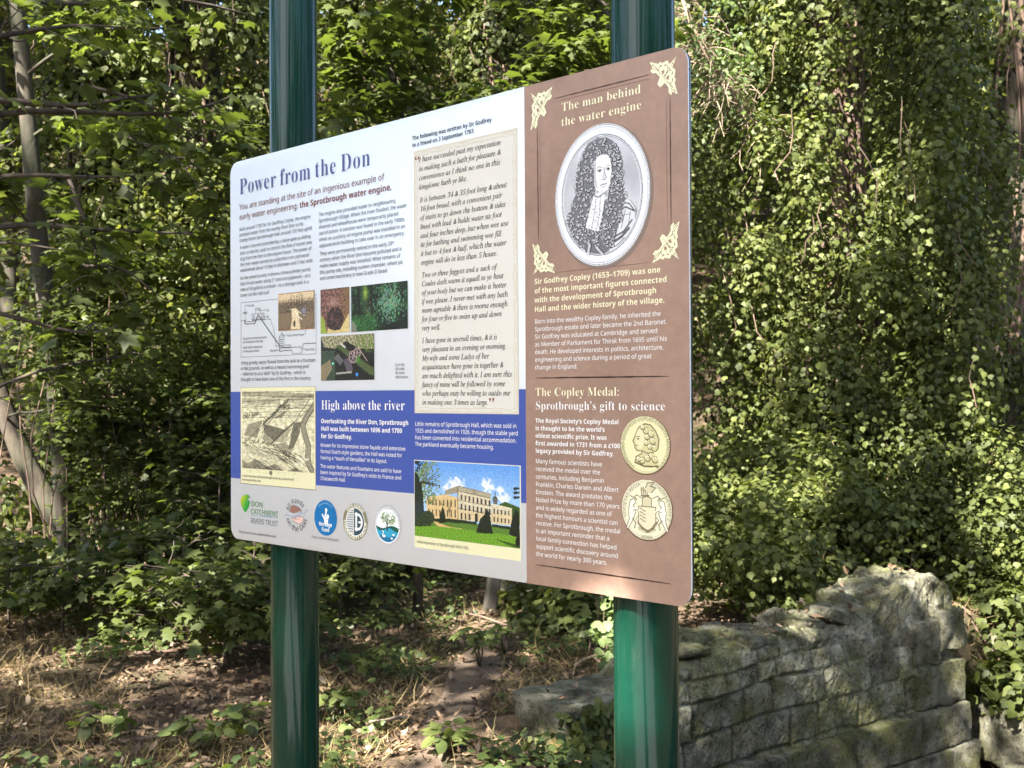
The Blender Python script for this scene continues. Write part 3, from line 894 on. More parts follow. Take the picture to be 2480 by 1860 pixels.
# wig
hp = np.array([(62, 40), (70, 30), (77, 29), (88, 25), (103, 28), (113, 33), (122, 41), (129, 58), (131, 70), (132, 82), (130, 95), (133, 105), (137, 125), (130, 140), (126, 158), (120, 172), (114, 190), (107, 196), (100, 186), (100, 150), (86, 190), (73, 176), (60, 190), (46, 196), (30, 176), (22, 158), (24, 149), (30, 138), (35, 134), (40, 118), (46, 107), (45, 94), (47, 81), (50, 68), (52, 58)], float)
hm = A.poly(hp) & ins
for (ax, ay), (qx, qy) in zip(hp, np.roll(hp, -1, 0)):
    for t_ in (0, .33, .66):
        hm |= A.ell(ax + (qx - ax) * t_, ay + (qy - ay) * t_, 3.4 + 2 * RG.random(), 3.4 + 2 * RG.random()) & ins & ~((A.X > 60) & (A.X < 101) & (A.Y > 108) & (A.Y < 172))
A.put(hm, (112, 112, 118))
for k in range(760):
    x, y = 20 + 120 * RG.random(), 26 + 172 * RG.random()
    i, j = int(y / A.h * A.m), int(x / A.w * A.n)
    if not hm[min(i, A.m - 1), min(j, A.n - 1)]: continue
    r = 2.2 + 2.6 * RG.random()
    a0 = RG.random() * 360
    A.line(arcpts(x, y, r, r * .8, a0, a0 + 250, 9), 1.5, (34, 34, 38), .8, True)
    A.line(arcpts(x - .8, y - .6, r * .62, r * .5, a0 + 20, a0 + 190, 7), 1.8, (206, 208, 212), .85, True)
# face and neck
A.poly([(82, 100), (108, 100), (106, 122), (84, 122)], (206, 208, 212))
A.poly([(80, 74), (79, 62), (86, 52), (97, 49), (106, 51), (111, 58), (114, 70), (113.5, 80), (112, 88), (111, 97), (106, 106), (99, 111), (92, 110), (84, 104), (79, 94)], (230, 232, 234))
A.put(A.poly([(79, 62), (84, 58), (83, 80), (87, 104), (79, 94)]), (150, 152, 158), .55)
A.put(A.poly([(84, 104), (94, 110), (102, 110), (106, 106), (106, 116), (86, 118)]), (130, 132, 138), .6)
for cx, cy, w in ((90, 74.5, 5), (106.5, 74, 4)):
    A.ell(cx, cy, w, 2.3, (206, 208, 212)); A.ell(cx + 1, cy, 1.9, 2, (36, 36, 40)); A.line(arcpts(cx, cy + .6, w, 2.8, 200, 340), 1.1, (60, 60, 64)); A.line(arcpts(cx, cy - 3.0, w + .6, 3.4, 215, 325), 1.2, (120, 120, 126))
A.line([(99, 70), (101.5, 82), (104, 87), (101, 89.5), (96, 89)], 1.3, (104, 104, 110)); A.put(A.poly([(99, 72), (96, 86), (97, 89), (101, 88)]), (170, 172, 176), .6)
A.line([(92, 98), (97, 96.4), (100, 97), (104.5, 96)], 1.3, (70, 70, 76)); A.line([(94, 100.5), (99, 101.5), (103, 99.5)], 1.2, (150, 150, 156))
A.line(arcpts(98.5, 106, 5, 4, 20, 160), 1, (160, 160, 166))
# lace cravat
A.put(A.poly([(78, 112), (90, 108), (101, 111), (98, 134), (93, 152), (88, 171), (74, 167), (62, 162), (70, 138)]) & ins, (226, 228, 232))
for k in range(60):
    x, y = 64 + 34 * RG.random(), 112 + 58 * RG.random()
    A.ell(x, y, .9, 1.1, (120, 122, 128), .6 if 66 + (165 - y) * .2 < x < 96 - (y - 112) * .12 else 0)
A.line([(84, 114), (80, 140), (74, 164)], 1, (120, 122, 128)); A.line([(92, 114), (90, 140), (84, 168)], 1, (120, 122, 128)); A.line([(78, 112), (88, 116), (100, 111)], 1.8, (90, 92, 98))
A.build('portrait', 935, 92, .0007)

# ---- corner ornaments: acanthus scrolls
def ornament(x0, y0, w, h, fx, fy):
    A = Art(100, 100, 1.4, CRM).clear()
    OR, LN = (234, 232, 196), (128, 112, 84)
    def both(f):
        for sw in (0, 1): f(lambda p: np.array(p, float)[:, ::-1] if sw else np.array(p, float))
    def body(s):
        A.line(s([(50, 50), (66, 36), (72, 22), (62, 12), (52, 18), (54, 27), (60, 26)]), 9, OR)
        A.line(s([(48, 52), (34, 40), (30, 24), (38, 12), (48, 14)]), 8, OR)
        A.line(s([(66, 30), (82, 24), (90, 12), (97, 3)]), 8, OR, taper=True)
        A.line(s([(74, 28), (88, 30), (94, 24)]), 6, OR)
        A.poly(s([(36, 56), (12, 66), (2, 96), (22, 90), (34, 76), (46, 62)]), OR)
    both(body)
    A.poly([(50, 50), (20, 28), (4, 4), (28, 18), (50, 22), (46, 36)], OR); A.poly([(50, 50), (28, 20), (4, 4), (18, 28), (22, 50), (36, 46)], OR)
    A.poly([(40, 60), (60, 40), (72, 62), (62, 72)], OR)
    def detail(s):
        A.line(s([(52, 48), (64, 36), (68, 24), (62, 16), (56, 19)]), 1.6, LN); A.line(s([(46, 50), (36, 38), (35, 24)]), 1.6, LN)
        A.line(s([(68, 28), (84, 22), (92, 10)]), 1.6, LN); A.line(s([(40, 60), (24, 72), (8, 90)]), 1.6, LN); A.line(s([(22, 36), (30, 30)]), 1.4, LN); A.line(s([(12, 24), (20, 18)]), 1.4, LN)
    both(detail)
    A.line([(8, 8), (60, 60)], 1.6, LN)
    if fx: A.c, A.k = A.c[:, ::-1], A.k[:, ::-1]
    if fy: A.c, A.k = A.c[::-1], A.k[::-1]
    A.w, A.h = w, h
    A.build('ornament', x0, y0, .0007)
ornament(881.5, 11.5, 49, 66, 0, 0)
ornament(1121.5, 12.5, 50, 60, 1, 0)
ornament(884.5, 269, 49, 54, 0, 1)
ornament(1124, 263, 49.5, 60, 1, 1)
# ---- rules of the brown section
def rule(x0, y0, x1, y1, w, c, name='rule'):
    n = 15
    t = np.linspace(0, 1, n)
    k = w / 2 * (.35 + .65 * np.sin(math.pi * t) ** .5) * (1 + .25 * np.sin(t * 37) * (w > 1.5))
    d = unit(np.array((x1 - x0, y1 - y0)))
    cx, cy = x0 + (x1 - x0) * t, y0 + (y1 - y0) * t
    v = np.concatenate([pw(cx - d[1] * k, cy + d[0] * k, .0006), pw(cx + d[1] * k, cy - d[0] * k, .0006)])
    i = np.arange(n - 1)
    mesh_obj(name, v, np.stack([i, i + 1, i + n + 1, i + n], -1), ink(c), PANEL)
for s_ in ((933, 33.2, 1120.5, 32.2), (897, 78, 898.5, 265.8), (1157.5, 75.4, 1158, 266)): rule(*s_, 2.0, (72, 44, 34))
for s_ in ((890, 495, 1153.5, 496), (889.5, 807.7, 1154, 809.2)): rule(*s_, 2.3, (48, 28, 22))
for s_ in ((931, 38.5, 1122, 38.5), (902.5, 80, 904, 268), (1151, 72, 1151.4, 262), (934, 321.5, 1122, 321)): rule(*s_, 1.0, (116, 84, 66))

# ---- medals
def medal(x, y, w, h, fn, letters, tone):
    A = Art(92, 92, .7, tone).clear()
    r = np.hypot(A.X - 46, A.Y - 46)
    A.put((r < 46), (86, 62, 46))
    A.put((np.hypot(A.X - 45.4, A.Y - 45.2) < 44.8), tone)
    A.put((r > 40) & (r < 44.5), np.array(tone) * .9, .7)
    fn(A)
    A.w, A.h = w, h
    o = A.build('medal', x, y, .0008)
    arc([(s, c, x + w / 2, y + h / 2, rx * w / 92, ry * h / 92, mid, outw, span) for s, c, rx, ry, mid, outw, span in letters], 'sans', (116, 112, 78), .0011, o)
    return o
def head(A):
    G, D, HI = (204, 198, 150), (104, 94, 66), (244, 240, 208)
    A.poly([(45, 12), (56, 14), (65, 23), (71, 36), (69, 51), (62, 58), (70, 69), (69, 78), (53, 80), (35, 77), (27, 73), (29, 64), (39, 59), (40, 55), (31, 55), (27, 50), (26, 44), (23, 39), (27, 32), (31, 23), (35, 17)], G)
    A.line([(45, 12), (35, 17), (31, 23), (27, 32), (23, 39), (26, 44), (27, 50), (31, 55), (40, 55), (39, 59), (29, 64), (27, 73)], 1.6, D)
    A.line([(45, 12), (56, 14), (65, 23), (71, 36), (69, 51)], 2.0, D); A.line([(27, 73), (45, 79), (69, 78)], 2.6, D)
    A.put(A.ell(36, 36, 8, 16), HI, .45)
    for cx, cy, r in ((48, 23, 5), (57, 28, 5), (50, 33, 4), (60, 39, 5), (48, 42, 4), (63, 50, 5), (55, 48, 4), (42, 18, 4), (58, 62, 5), (64, 68, 5), (50, 66, 5), (40, 70, 5), (34, 68, 4)):
        A.line(arcpts(cx, cy, r, r, 20, 300, 12), 1.7, D, .9); A.line(arcpts(cx - 1, cy - 1, r * .6, r * .6, 150, 320, 8), 1.5, HI)
    A.ell(33, 36, 2.2, 1.5, D, .8); A.line([(30, 33), (36, 32)], 1.2, D); A.line([(27, 46), (32, 46.5)], 1.0, D); A.line([(40, 55), (50, 58), (60, 57)], 2, D, .7)
def arms(A):
    G, D, HI = (212, 206, 172), (112, 102, 78), (246, 243, 222)
    sh = [(31, 41), (62, 41), (62, 63), (55, 72), (47, 77), (38, 72), (31, 66)]
    A.line([(31, 66), (38, 73), (47, 78), (56, 73), (63, 64)], 4.5, (124, 112, 88), .8); A.poly(sh, (224, 218, 186)); A.line(sh + sh[:1], 1.5, D)
    for k in range(8): A.line([(34 + (k % 2) * 5, 44 + k * 2.6), (38 + (k % 2) * 5, 45 + k * 2.6)], 2, D, .6)
    A.poly([(38, 26), (54, 26), (55, 40), (37, 40)], G); A.line([(38, 40), (38, 28), (46, 25), (54, 28), (54, 40)], 1.6, D)
    for i in range(4): A.poly([(35 + i * 3.6, 13), (37 + i * 3.6, 10), (38 + i * 3.6, 14), (38 + i * 3.6, 25), (36 + i * 3.4, 25)], (150, 140, 108))
    A.line([(36, 25), (50, 24)], 2, D)
    A.poly([(42, 14), (46, 5), (60, 4), (52, 10), (62, 12), (56, 20), (48, 20)], G); A.line([(44, 12), (48, 5), (60, 4), (52, 10), (62, 12), (54, 20)], 1.5, D)
    for s in (1, -1):
        fx = lambda p: [(46.5 + s * (q[0] - 46.5), q[1]) for q in p]
        dog = [(16, 33), (21, 30), (26, 33), (25, 37), (21, 40), (26, 50), (22, 60), (16, 70), (11, 77), (9, 75), (14, 62), (13, 48)]
        A.poly(fx(dog), HI); A.line(fx(dog + dog[:1]), 1.4, D)
        A.line(fx([(21, 46), (28, 44), (31, 48)]), 2.4, HI); A.line(fx([(21, 48), (28, 46), (31, 50)]), 1.2, D); A.line(fx([(20, 60), (26, 66), (24, 74)]), 2, D, .8)
        A.line(fx([(36, 28), (28, 24), (24, 27), (28, 31), (22, 28), (16, 26)]), 1.6, D, .8); A.line(fx([(30, 56), (26, 60), (30, 64)]), 1.4, D, .8)
medal(1063.2, 556.5, 92, 90.4, head, [('DIGNISSIMO\u00b7GODEFRIDI COPLEII COMITIS MVNIFICENTIA', 5.6, 38.5, 38.5, 0, 1, 300)], (226, 222, 176))
medal(1064.4, 653.8, 94, 94.4, arms, [('SOCIETAS REGIA', 6, 37.5, 37.5, -62, 1, 92), ('LONDINENSIS\u00b72', 6, 37.5, 37.5, 62, 1, 96), ('NVLLIVS IN', 5.6, 33, 34, 180, 0, 62), ('VERBA', 5.6, 42.5, 43.5, 180, 0, 30)], (232, 228, 198))

# ---- sponsors' emblems along the foot
A = Art(150, 70, .75, WHT).clear()
b = A.poly([(16, 3), (24, .5), (32, 2), (39, 8), (33, 7), (28, 12), (28, 17), (33, 13), (37, 16), (33, 26), (26, 36), (20, 41), (14, 38), (7, 30), (1.5, 20), (3, 11), (8, 6)])
t_ = np.clip((A.X - 4 + (A.Y - 6) * .6) / 34, 0, 1)
A.k |= b
A.c = np.where(b[..., None], (1 - t_)[..., None] * np.array((206, 196, 40)) + t_[..., None] * np.array((40, 148, 60)), A.c)
A.line([(41, 45), (138, 44)], 1.1, (110, 150, 200))
E1 = A.build('emblem', 36, 739, .0006)
for s, x, y, c, w, cl in (('DON', 77.5, 764.8, 11.2, 40.3, (60, 130, 66)), ('CATCHMENT', 76.5, 781.2, 11.2, 98, (60, 130, 66)), ('RIVERS TRUST', 75.8, 801.6, 11.2, 97.5, (112, 118, 126))):
    text('lettering', [s], 'sans', cl, x, y, 0, c, w, parent=E1, d=.0008)
A = Art(84, 72, .7, WHT).clear()
for dy, col, s in ((0, (150, 110, 100), 1), (0, (222, 190, 184), -1)):
    f = (lambda p: np.array(p, float)) if s > 0 else (lambda p: np.array([(80 - q[0] + 6, 70 - q[1]) for q in p], float))
    hnd = f([(19, 30), (24, 20), (32, 16), (42, 18), (52, 20), (60, 27), (54, 27), (48, 25), (50, 29), (42, 30), (34, 32), (24, 31)])
    A.poly(hnd, col); A.line(np.r_[hnd, hnd[:1]], .9, (80, 56, 54)); A.line(f([(30, 28), (40, 25), (52, 25)]), .8, (100, 70, 66))
A.line([(0, 41), (8, 37), (16, 39), (26, 40), (38, 37), (50, 35), (54, 29), (62, 31), (70, 31), (78, 22), (82, 24)], 1.1, (120, 150, 206))
E2 = A.build('emblem', 196, 736.5, .0006)
arc([('All Hands', 11, 238.5, 772, 26.5, 24, -12, 1, 128), ('on the Don', 11, 239, 769, 38, 37.5, 178, 0, 140)], 'sans', (74, 78, 88), .0008, E2)
A = Art(72.6, 72.6, .6, WHT).clear()
A.ell(36.3, 36.3, 36, 36, (20, 110, 172))
for p, w in (([(37, 40), (38, 30), (37.5, 18)], 4.2), ([(33, 38), (37, 28), (40, 19)], 4), ([(34, 40), (29, 33), (26.5, 30)], 3.6), ([(41, 38), (43.5, 32), (43, 30)], 3.6), ([(43, 39), (46, 33), (45.5, 31)], 3.2)): A.line(p, w, WHT)
A.ell(38, 42, 6.5, 8, WHT); A.line([(36, 37), (40, 27)], .8, (20, 110, 172)); A.line([(38, 40), (44, 38)], .8, (20, 110, 172))
E3 = A.build('emblem', 298, 735, .0006)
text('lettering', ['Heritage'], 'bold', WHT, 313, 788.2, 0, 8.2, 41, parent=E3, d=.0008)
text('lettering', ['Fund'], 'bold', WHT, 322, 799, 0, 8.2, 23, parent=E3, d=.0008)
arc([('Made possible with', 3.4, 334.3, 771.3, 28.5, 28.5, 0, 1, 84)], 'sans', (160, 200, 226), .0008, E3)
A = Art(74, 74, .6, WHT).clear()
A.ell(37, 37, 36.8, 36.2, (128, 126, 98)); A.ell(37, 37, 27.2, 27, (44, 72, 84)); A.ell(37, 37, 28.6, 28.2)
rr_ = np.hypot(A.X - 37, A.Y - 37)
A.put((rr_ > 26.6) & (rr_ < 28.4), (236, 238, 236))
A.put((rr_ < 26.2) & (A.X < 33), (236, 238, 236))
wv = (np.abs(((A.Y + 1.1 * np.abs(((A.X / 2.6) % 2) - 1) * 2) % 4.6) - 2.3) < 1.1)
A.put((rr_ < 25.4) & (A.X < 32) & wv, (44, 72, 84))
for p in ([(40, 20), (40, 53)],): A.line(p, 5, (236, 238, 236))
A.line(np.r_[[(38, 22)], arcpts(44, 36.5, 13, 14.5, -90, 90), [(38, 51)]], 5, (236, 238, 236)); A.line([(48, 37), (56, 37), (56, 44)], 4, (236, 238, 236)); A.line([(49, 37), (49, 46)], 4, (44, 72, 84), 0)
E4 = A.build('emblem', 389.5, 735, .0006)
arc([('DON GORGE', 6.4, 426.5, 771.8, 29.6, 29.4, 0, 1, 104), ('COMMUNITY GROUP', 6.4, 426.5, 771.8, 35, 34.8, 180, 0, 186)], 'bold', (236, 234, 220), .0008, E4)
A = Art(74, 73, .6, WHT).clear()
A.ell(37, 36.5, 36.6, 36.2, (110, 116, 122)); A.ell(37, 36.5, 35.9, 35.5, (232, 236, 240))
rr_ = np.hypot(A.X - 37, A.Y - 36.5)
A.put((rr_ < 32.5) & (A.Y > 40 + 3 * np.sin((A.X - 8) * .11)), (28, 88, 74)); A.put((rr_ < 32.5) & (A.Y > 45 + 3.4 * np.sin((A.X - 10) * .14 + .4)), (52, 158, 194))
A.put((rr_ < 32.5) & (A.Y > 58 + 2 * np.sin(A.X * .2)), (24, 108, 150))
for k in range(150):
    a, q = RG.random() * 6.28, math.sqrt(RG.random())
    A.ell(38 + 22 * q * math.cos(a), 24 + 12 * q * math.sin(a), 1.2, 1.2, (126, 160, 88) if k % 3 else (96, 128, 66), .85)
A.line([(37, 46), (37, 34), (30, 26), (22, 22)], 1.7, (34, 38, 30)); A.line([(37, 36), (44, 28), (54, 24)], 1.6, (34, 38, 30)); A.line([(37, 40), (38, 22), (36, 16)], 1.3, (34, 38, 30)); A.line([(36, 46), (36, 38)], 3, (34, 38, 30)); A.line([(44, 28), (50, 34), (56, 33)], 1, (34, 38, 30))
A.line([(22, 48), (26, 50), (23, 56)], 1.8, WHT); A.ell(27, 58, 5, 2.6, WHT); A.ell(54, 54, 3.2, 2, WHT); A.ell(49, 61, 3.2, 2, WHT)
E5 = A.build('emblem', 483.5, 734.5, .0006)
arc([('Sprotbrough & Cusworth Parish Council', 4.2, 520.5, 771, 31.4, 31, 0, 1, 196)], 'sans', (90, 94, 100), .0008, E5)

# ---------------------------------------------------------------- set all lettering
need = {(s, 'H') for s in ('sans', 'bold', 'ital', 'serif', 'boldserif')}
for t in TEXTS:
    for l in t['lines']:
        need |= {(st, ch) for st, ch, _ in runs(l, t['style'])}
for L_, st_, *_r in ARCS:
    for l in L_: need |= {(st_, ch) for ch in l[0]}
load_glyphs(need)
for t in TEXTS:
    geo = [line_geo(l, t['style'], t['cap'], t['track']) for l in t['lines']]
    xs = 1.0
    if t['w']:
        g = geo[t['wl']]
        xs = t['w'] / (np.ptp(g[0][:, 0]))
    V, T, n = [], [], 0
    for i, (v, tr, adv) in enumerate(geo):
        x0 = t['x'] if t['x1'] is None else t['x'] + (t['x1'] - t['x']) * i / max(1, len(geo) - 1)
        V.append(pw(x0 + (v[:, 0] - (geo[t['wl']][0][:, 0].min() if i == t['wl'] else 0) * 0) * xs, t['y'] + i * t['lead'] - v[:, 1], t['d']))
        T.append(tr + n)
        n += len(v)
    mesh_obj(t['name'], np.concatenate(V), np.concatenate(T), ink(t['col']), t['parent'] or PANEL)
for L_, st_, col_, d_, par_, nm_ in ARCS:
    for s, cap, cx, cy, rx, ry, mid, outw, span in L_:
        V, T, n = [], [], 0
        k = cap / cap_of(st_)
        adv = [GL[(st_, ch)][2] * k for ch in s]
        tot = sum(adv)
        x = 0
        for ch, a in zip(s, adv):
            gv, gt, _a = GL[(st_, ch)]
            f = (x + a / 2) / tot - .5
            th = R(mid + span * f) if outw else R(mid - span * f)
            sq = R(span) * (rx + ry) / 2 / tot
            if len(gv):
                q = gv * k
                qx, qy = (q[:, 0] - a / 2) * min(sq, 1.25), q[:, 1]
                ux, uy = math.sin(th), -math.cos(th)          # outward on the page (y down)
                tx, ty = (math.cos(th), math.sin(th)) if outw else (-math.cos(th), -math.sin(th))
                o = 1 if outw else -1
                X = cx + ux * rx + tx * qx + ux * o * qy
                Y = cy + uy * ry + ty * qx + uy * o * qy
                V.append(pw(X, Y, d_)); T.append(gt + n); n += len(gv)
            x += a
        mesh_obj(nm_, np.concatenate(V), np.concatenate(T), ink(col_), par_)
# ================================================================ GROUND
GN = Noise(17, 2)
WALL0, WDIR = np.array((0.0, 4.37)), np.array((.826, .563))
WANG = math.atan2(.563, .826)
def wall_sd(x, y):
    """distance along the wall and in front of its face"""
    dx, dy = x - WALL0[0], y - WALL0[1]
    return dx * WDIR[0] + dy * WDIR[1], dx * .563 - dy * .826
def sstep(a, b, x):
    t = np.clip((x - a) / (b - a), 0, 1)
    return t * t * (3 - 2 * t)
def ground_z(x, y):
    x, y = np.asarray(x, float), np.asarray(y, float)
    p = np.stack([x, y], -1)
    edge = 8.6 + .35 * GN(p, .09, 2) + .10 * np.abs(x)
    t = np.maximum(0, y - edge)
    z = np.where(t < 1.5, .2 * t * t, .45 + .6 * (t - 1.5))
    z = np.minimum(z, 13 + .0 * t)
    z = z + .05 * GN(p, .5, 3) * np.clip((np.hypot(x, y) - 2) / 2, .25, 1) + .25 * GN(p + 9, .12, 2) * np.clip(t / 3, 0, 1)
    s, f = wall_sd(x, y)
    pit = sstep(.05, .45, s) * (1 - sstep(4.6, 5.6, s)) * sstep(-.32, -.12, f) * (1 - sstep(1.6, 2.2, f))
    return z - .95 * pit
def gcoord(n, a, b, k):
    u = np.linspace(-1, 1, n)
    return a * np.sinh(k * u) / math.sinh(k) + b
gx = gcoord(250, 300, 0, 5.2)
gy = gcoord(270, 300, 6, 5.2)
X, Y = np.meshgrid(gx, gy)
Z = ground_z(X, Y)
ii = np.arange(269)[:, None] * 250 + np.arange(249)[None]
gq = np.stack([ii, ii + 1, ii + 251, ii + 250], -1).reshape(-1, 4)
def ground_mat():
    t = NT('woodland_soil')
    n1 = t.noise(1.1, 6, .65)
    n2 = t.noise(16, 6, .7)
    n3 = t.noise(60, 4, .7)
    c = t.ramp(n2, [(.25, (.032, .023, .016)), (.5, (.085, .060, .040)), (.72, (.17, .12, .082)), (.85, (.27, .2, .14))])
    c = t.mix(t.ramp(n1, [(.5, 0), (.66, .55)]), c, (.04, .055, .02))
    c = t.mix(t.ramp(n3, [(.62, 0), (.7, .5)]), c, (.30, .22, .15))
    t.base(c)
    t.setp(Roughness=.95)
    t.bsdf.inputs['Specular IOR Level'].default_value = .15
    h = t.mix(.5, n2, n3)
    t.bump(h, .9, .05)
    return t.m
M['soil'] = ground_mat()
ground = mesh_obj('ground', np.stack([X, Y, Z], -1).reshape(-1, 3), gq, M['soil'], smooth=True)
tag(ground, 'brown leaf strewn woodland floor rising to a steep bank', kind='structure')
# trodden path: bare pale soil running back between the plants
def path_mat():
    t = NT('bare_trodden_earth')
    n = t.noise(7, 7, .7)
    t.base(t.ramp(n, [(.3, (.05, .034, .024)), (.55, (.105, .072, .05)), (.75, (.19, .135, .095))]))
    t.setp(Roughness=.95)
    t.bump(n, .7, .03)
    return t.m
M['path'] = path_mat()
pc = np.array([(-.55, 2.6), (-.42, 3.5), (-.36, 4.4), (-.30, 5.2), (-.2, 6.0), (-.15, 6.8), (.15, 7.4), (.8, 7.9), (1.5, 8.1), (2.3, 8.0)])
tt = np.linspace(0, len(pc) - 1, 60)
cx_ = np.interp(tt, range(len(pc)), pc[:, 0]); cy_ = np.interp(tt, range(len(pc)), pc[:, 1])
for _ in range(6):
    cx_[1:-1] = (cx_[:-2] + 2 * cx_[1:-1] + cx_[2:]) / 4; cy_[1:-1] = (cy_[:-2] + 2 * cy_[1:-1] + cy_[2:]) / 4
dxy = unit(np.stack([np.gradient(cx_), np.gradient(cy_)], -1))
wd = .20 + .06 * np.sin(tt * 2.1) + .05 * np.sin(tt * 5.3)
off = np.linspace(-1, 1, 9)
px = cx_[:, None] - dxy[:, 1:2] * wd[:, None] * off
py = cy_[:, None] + dxy[:, 0:1] * wd[:, None] * off
pzv = ground_z(px, py) + .006 - .04 * np.abs(off) ** 3
pi_ = np.arange(59)[:, None] * 9 + np.arange(8)[None]
path = mesh_obj('path', np.stack([px, py, pzv], -1).reshape(-1, 3), np.stack([pi_, pi_ + 1, pi_ + 10, pi_ + 9], -1).reshape(-1, 4)[:, ::-1], M['path'], smooth=True)
tag(path, 'bare earth path winding back past the sign', kind='structure')

# pale gravel strip, added out of view to bounce sun onto the board
def bounce_gravel_mat():
    t = NT('bounce_gravel')
    n = t.noise(40, 5, .7)
    n2 = t.noise(2, 4)
    c = t.ramp(n, [(.3, (.19, .19, .19)), (.6, (.34, .345, .355)), (.8, (.47, .48, .50))])
    t.base(t.mix(t.ramp(n2, [(.5, 0), (.7, .5)]), c, (.23, .22, .21)))
    t.setp(Roughness=.95)
    t.bump(n, .6, .01)
    return t.m
M['gravel'] = bounce_gravel_mat()
wx = np.linspace(-3.3, 1.5, 90)
wy = np.linspace(0, 1, 16)
wX = np.repeat(wx[None], 16, 0)
wY = (-11.6 + .12 * np.sin(wx * .7))[None] + wy[:, None] * (12.9 + .12 * np.sin(wx * .9 + 1) + .07 * np.sin(wx * 3.1))[None]
wi = np.arange(15)[:, None] * 90 + np.arange(89)[None]
walk = mesh_obj('gravel_bounce_strip', np.stack([wX, wY, ground_z(wX, wY) + .012 - .05 * np.abs(2 * wy[:, None] - 1) ** 6], -1).reshape(-1, 3), np.stack([wi, wi + 1, wi + 91, wi + 90], -1).reshape(-1, 4), M['gravel'], smooth=True)
tag(walk, 'unseen pale gravel strip added in front of the sign to bounce sunlight onto it', kind='structure')

# ================================================================ LEAVES
def polar_leaf(rad, angs, c=.36):
    """outline from radii at angles off the tip, mirrored; returns verts (fan around the middle) and triangles"""
    pts = []
    for a, r in zip(angs, rad): pts.append((c + r * math.cos(R(a)), r * math.sin(R(a))))
    for a, r in list(zip(angs, rad))[::-1]:
        if 0 < a < 180: pts.append((c + r * math.cos(R(a)), -r * math.sin(R(a))))
    n = len(pts)
    v = [(c, 0, .035)] + [(x, y, -.16 * (x - c) ** 2 - .30 * y * y + (.03 if i % 2 else 0)) for i, (x, y) in enumerate(pts)]
    return np.array(v), np.array([(0, 1 + i, 1 + (i + 1) % n) for i in range(n)])
T_SYC = polar_leaf((.64, .34, .56, .30, .44, .27), (0, 30, 58, 92, 122, 180))
T_IVY = polar_leaf((.62, .40, .47, .40, .40, .26), (0, 34, 66, 98, 128, 180))
T_OVAL = polar_leaf((.58, .44, .36, .38, .36), (0, 38, 90, 135, 180), .42)
T_HEX = (np.array([(0, 0, 0), (.35, .30, -.03), (.75, .22, -.06), (1, 0, -.12), (.75, -.22, -.06), (.35, -.30, -.03), (.5, 0, .04)]), np.array([(0, 6, 1), (1, 6, 2), (2, 6, 3), (3, 6, 4), (4, 6, 5), (5, 6, 0)]))
T_DEAD = (np.array([(0, 0, .02), (.30, .21, .10), (.66, .17, .0), (1, .04, .16), (.72, -.20, .10), (.28, -.17, -.02), (.5, 0, -.03)]), np.array([(0, 6, 1), (1, 6, 2), (2, 6, 3), (3, 6, 4), (4, 6, 5), (5, 6, 0)]))
T_QUAD = (np.array([(0, 0, 0), (.5, .34, -.05), (1, 0, -.1), (.5, -.34, -.05)]), np.array([(0, 3, 1), (1, 3, 2)]))
T_BLADE = (np.array([(0, .012, 0), (0, -.012, 0), (.5, .009, .09), (.5, -.009, .09), (1, 0, -.04)]), np.array([(0, 1, 2), (2, 1, 3), (2, 3, 4)]))
class Leaves:
    def __init__(self, seed):
        self.g = np.random.default_rng(seed)
        self.L = []
    def add(self, P, N, T, S, tint):
        n = len(P)
        self.L.append((np.asarray(P, float), np.broadcast_to(N, (n, 3)), np.broadcast_to(T, (n, 3)), np.broadcast_to(S, (n,)), np.broadcast_to(tint, (n,))))
    def blob(self, c, r, n, size, style='ivy', tint=.5, hollow=.35):
        g = self.g
        c, r = np.asarray(c, float), np.broadcast_to(np.asarray(r, float), (3,))
        u = unit(g.normal(size=(n, 3)))
        f = 1 - np.abs(g.normal(0, hollow, n))
        P = c + u * r * f[:, None]
        j = g.normal(size=(n, 3))
        if style == 'ivy':
            N = unit(u / r * r.mean() + (0, 0, .35) + j * .45)
            T = unit(np.array((0, 0, -1.0)) + u * .35 + g.normal(size=(n, 3)) * .4)
        elif style == 'spray':
            N = unit(np.array((0, 0, 1.0)) + u * .35 + j * .34)
            T = unit(u * (1, 1, .2) + (0, 0, -.35) + g.normal(size=(n, 3)) * .35)
        else:
            N = unit(u + (0, 0, .6) + j * .6)
            T = unit(u + (0, 0, -.4) + g.normal(size=(n, 3)) * .6)
        S = size * g.uniform(.5, 1.4, n)
        self.add(P, N, T, S, np.clip(tint + g.normal(0, .16, n), 0, 1))
    def count(self):
        return sum(len(a[0]) for a in self.L)
    def build(self, name, mat, parent=None, tmpl=T_IVY, keep=None):
        P, N, T, S, t = (np.concatenate([a[i] for a in self.L]) for i in range(5))
        if keep is not None:
            k = keep(P)
            P, N, T, S, t = P[k], N[k], T[k], S[k], t[k]
        z = unit(N)
        x = unit(T - (T * z).sum(1, keepdims=True) * z)
        y = np.cross(z, x)
        tv, tf = tmpl
        g = self.g
        wdt = g.uniform(.82, 1.12, len(P))[:, None, None]
        curl = g.uniform(.3, 1.7, len(P))[:, None, None]
        V = P[:, None] + S[:, None, None] * (tv[None, :, :1] * x[:, None] + tv[None, :, 1:2] * wdt * y[:, None] + tv[None, :, 2:] * curl * z[:, None])
        F = (tf[None] + (np.arange(len(P)) * len(tv))[:, None, None]).reshape(-1, 3)
        return mesh_obj(name, V.reshape(-1, 3), F, mat, parent, pattr={'tint': np.repeat(t, len(tv))})

def at(px, py, Y):
    """a point at forward distance Y that the photograph shows at pixel (px, py)"""
    return np.array(((px - 1240) / 2490 * Y, Y, 1.55 + (954 - py) / 2490 * Y))

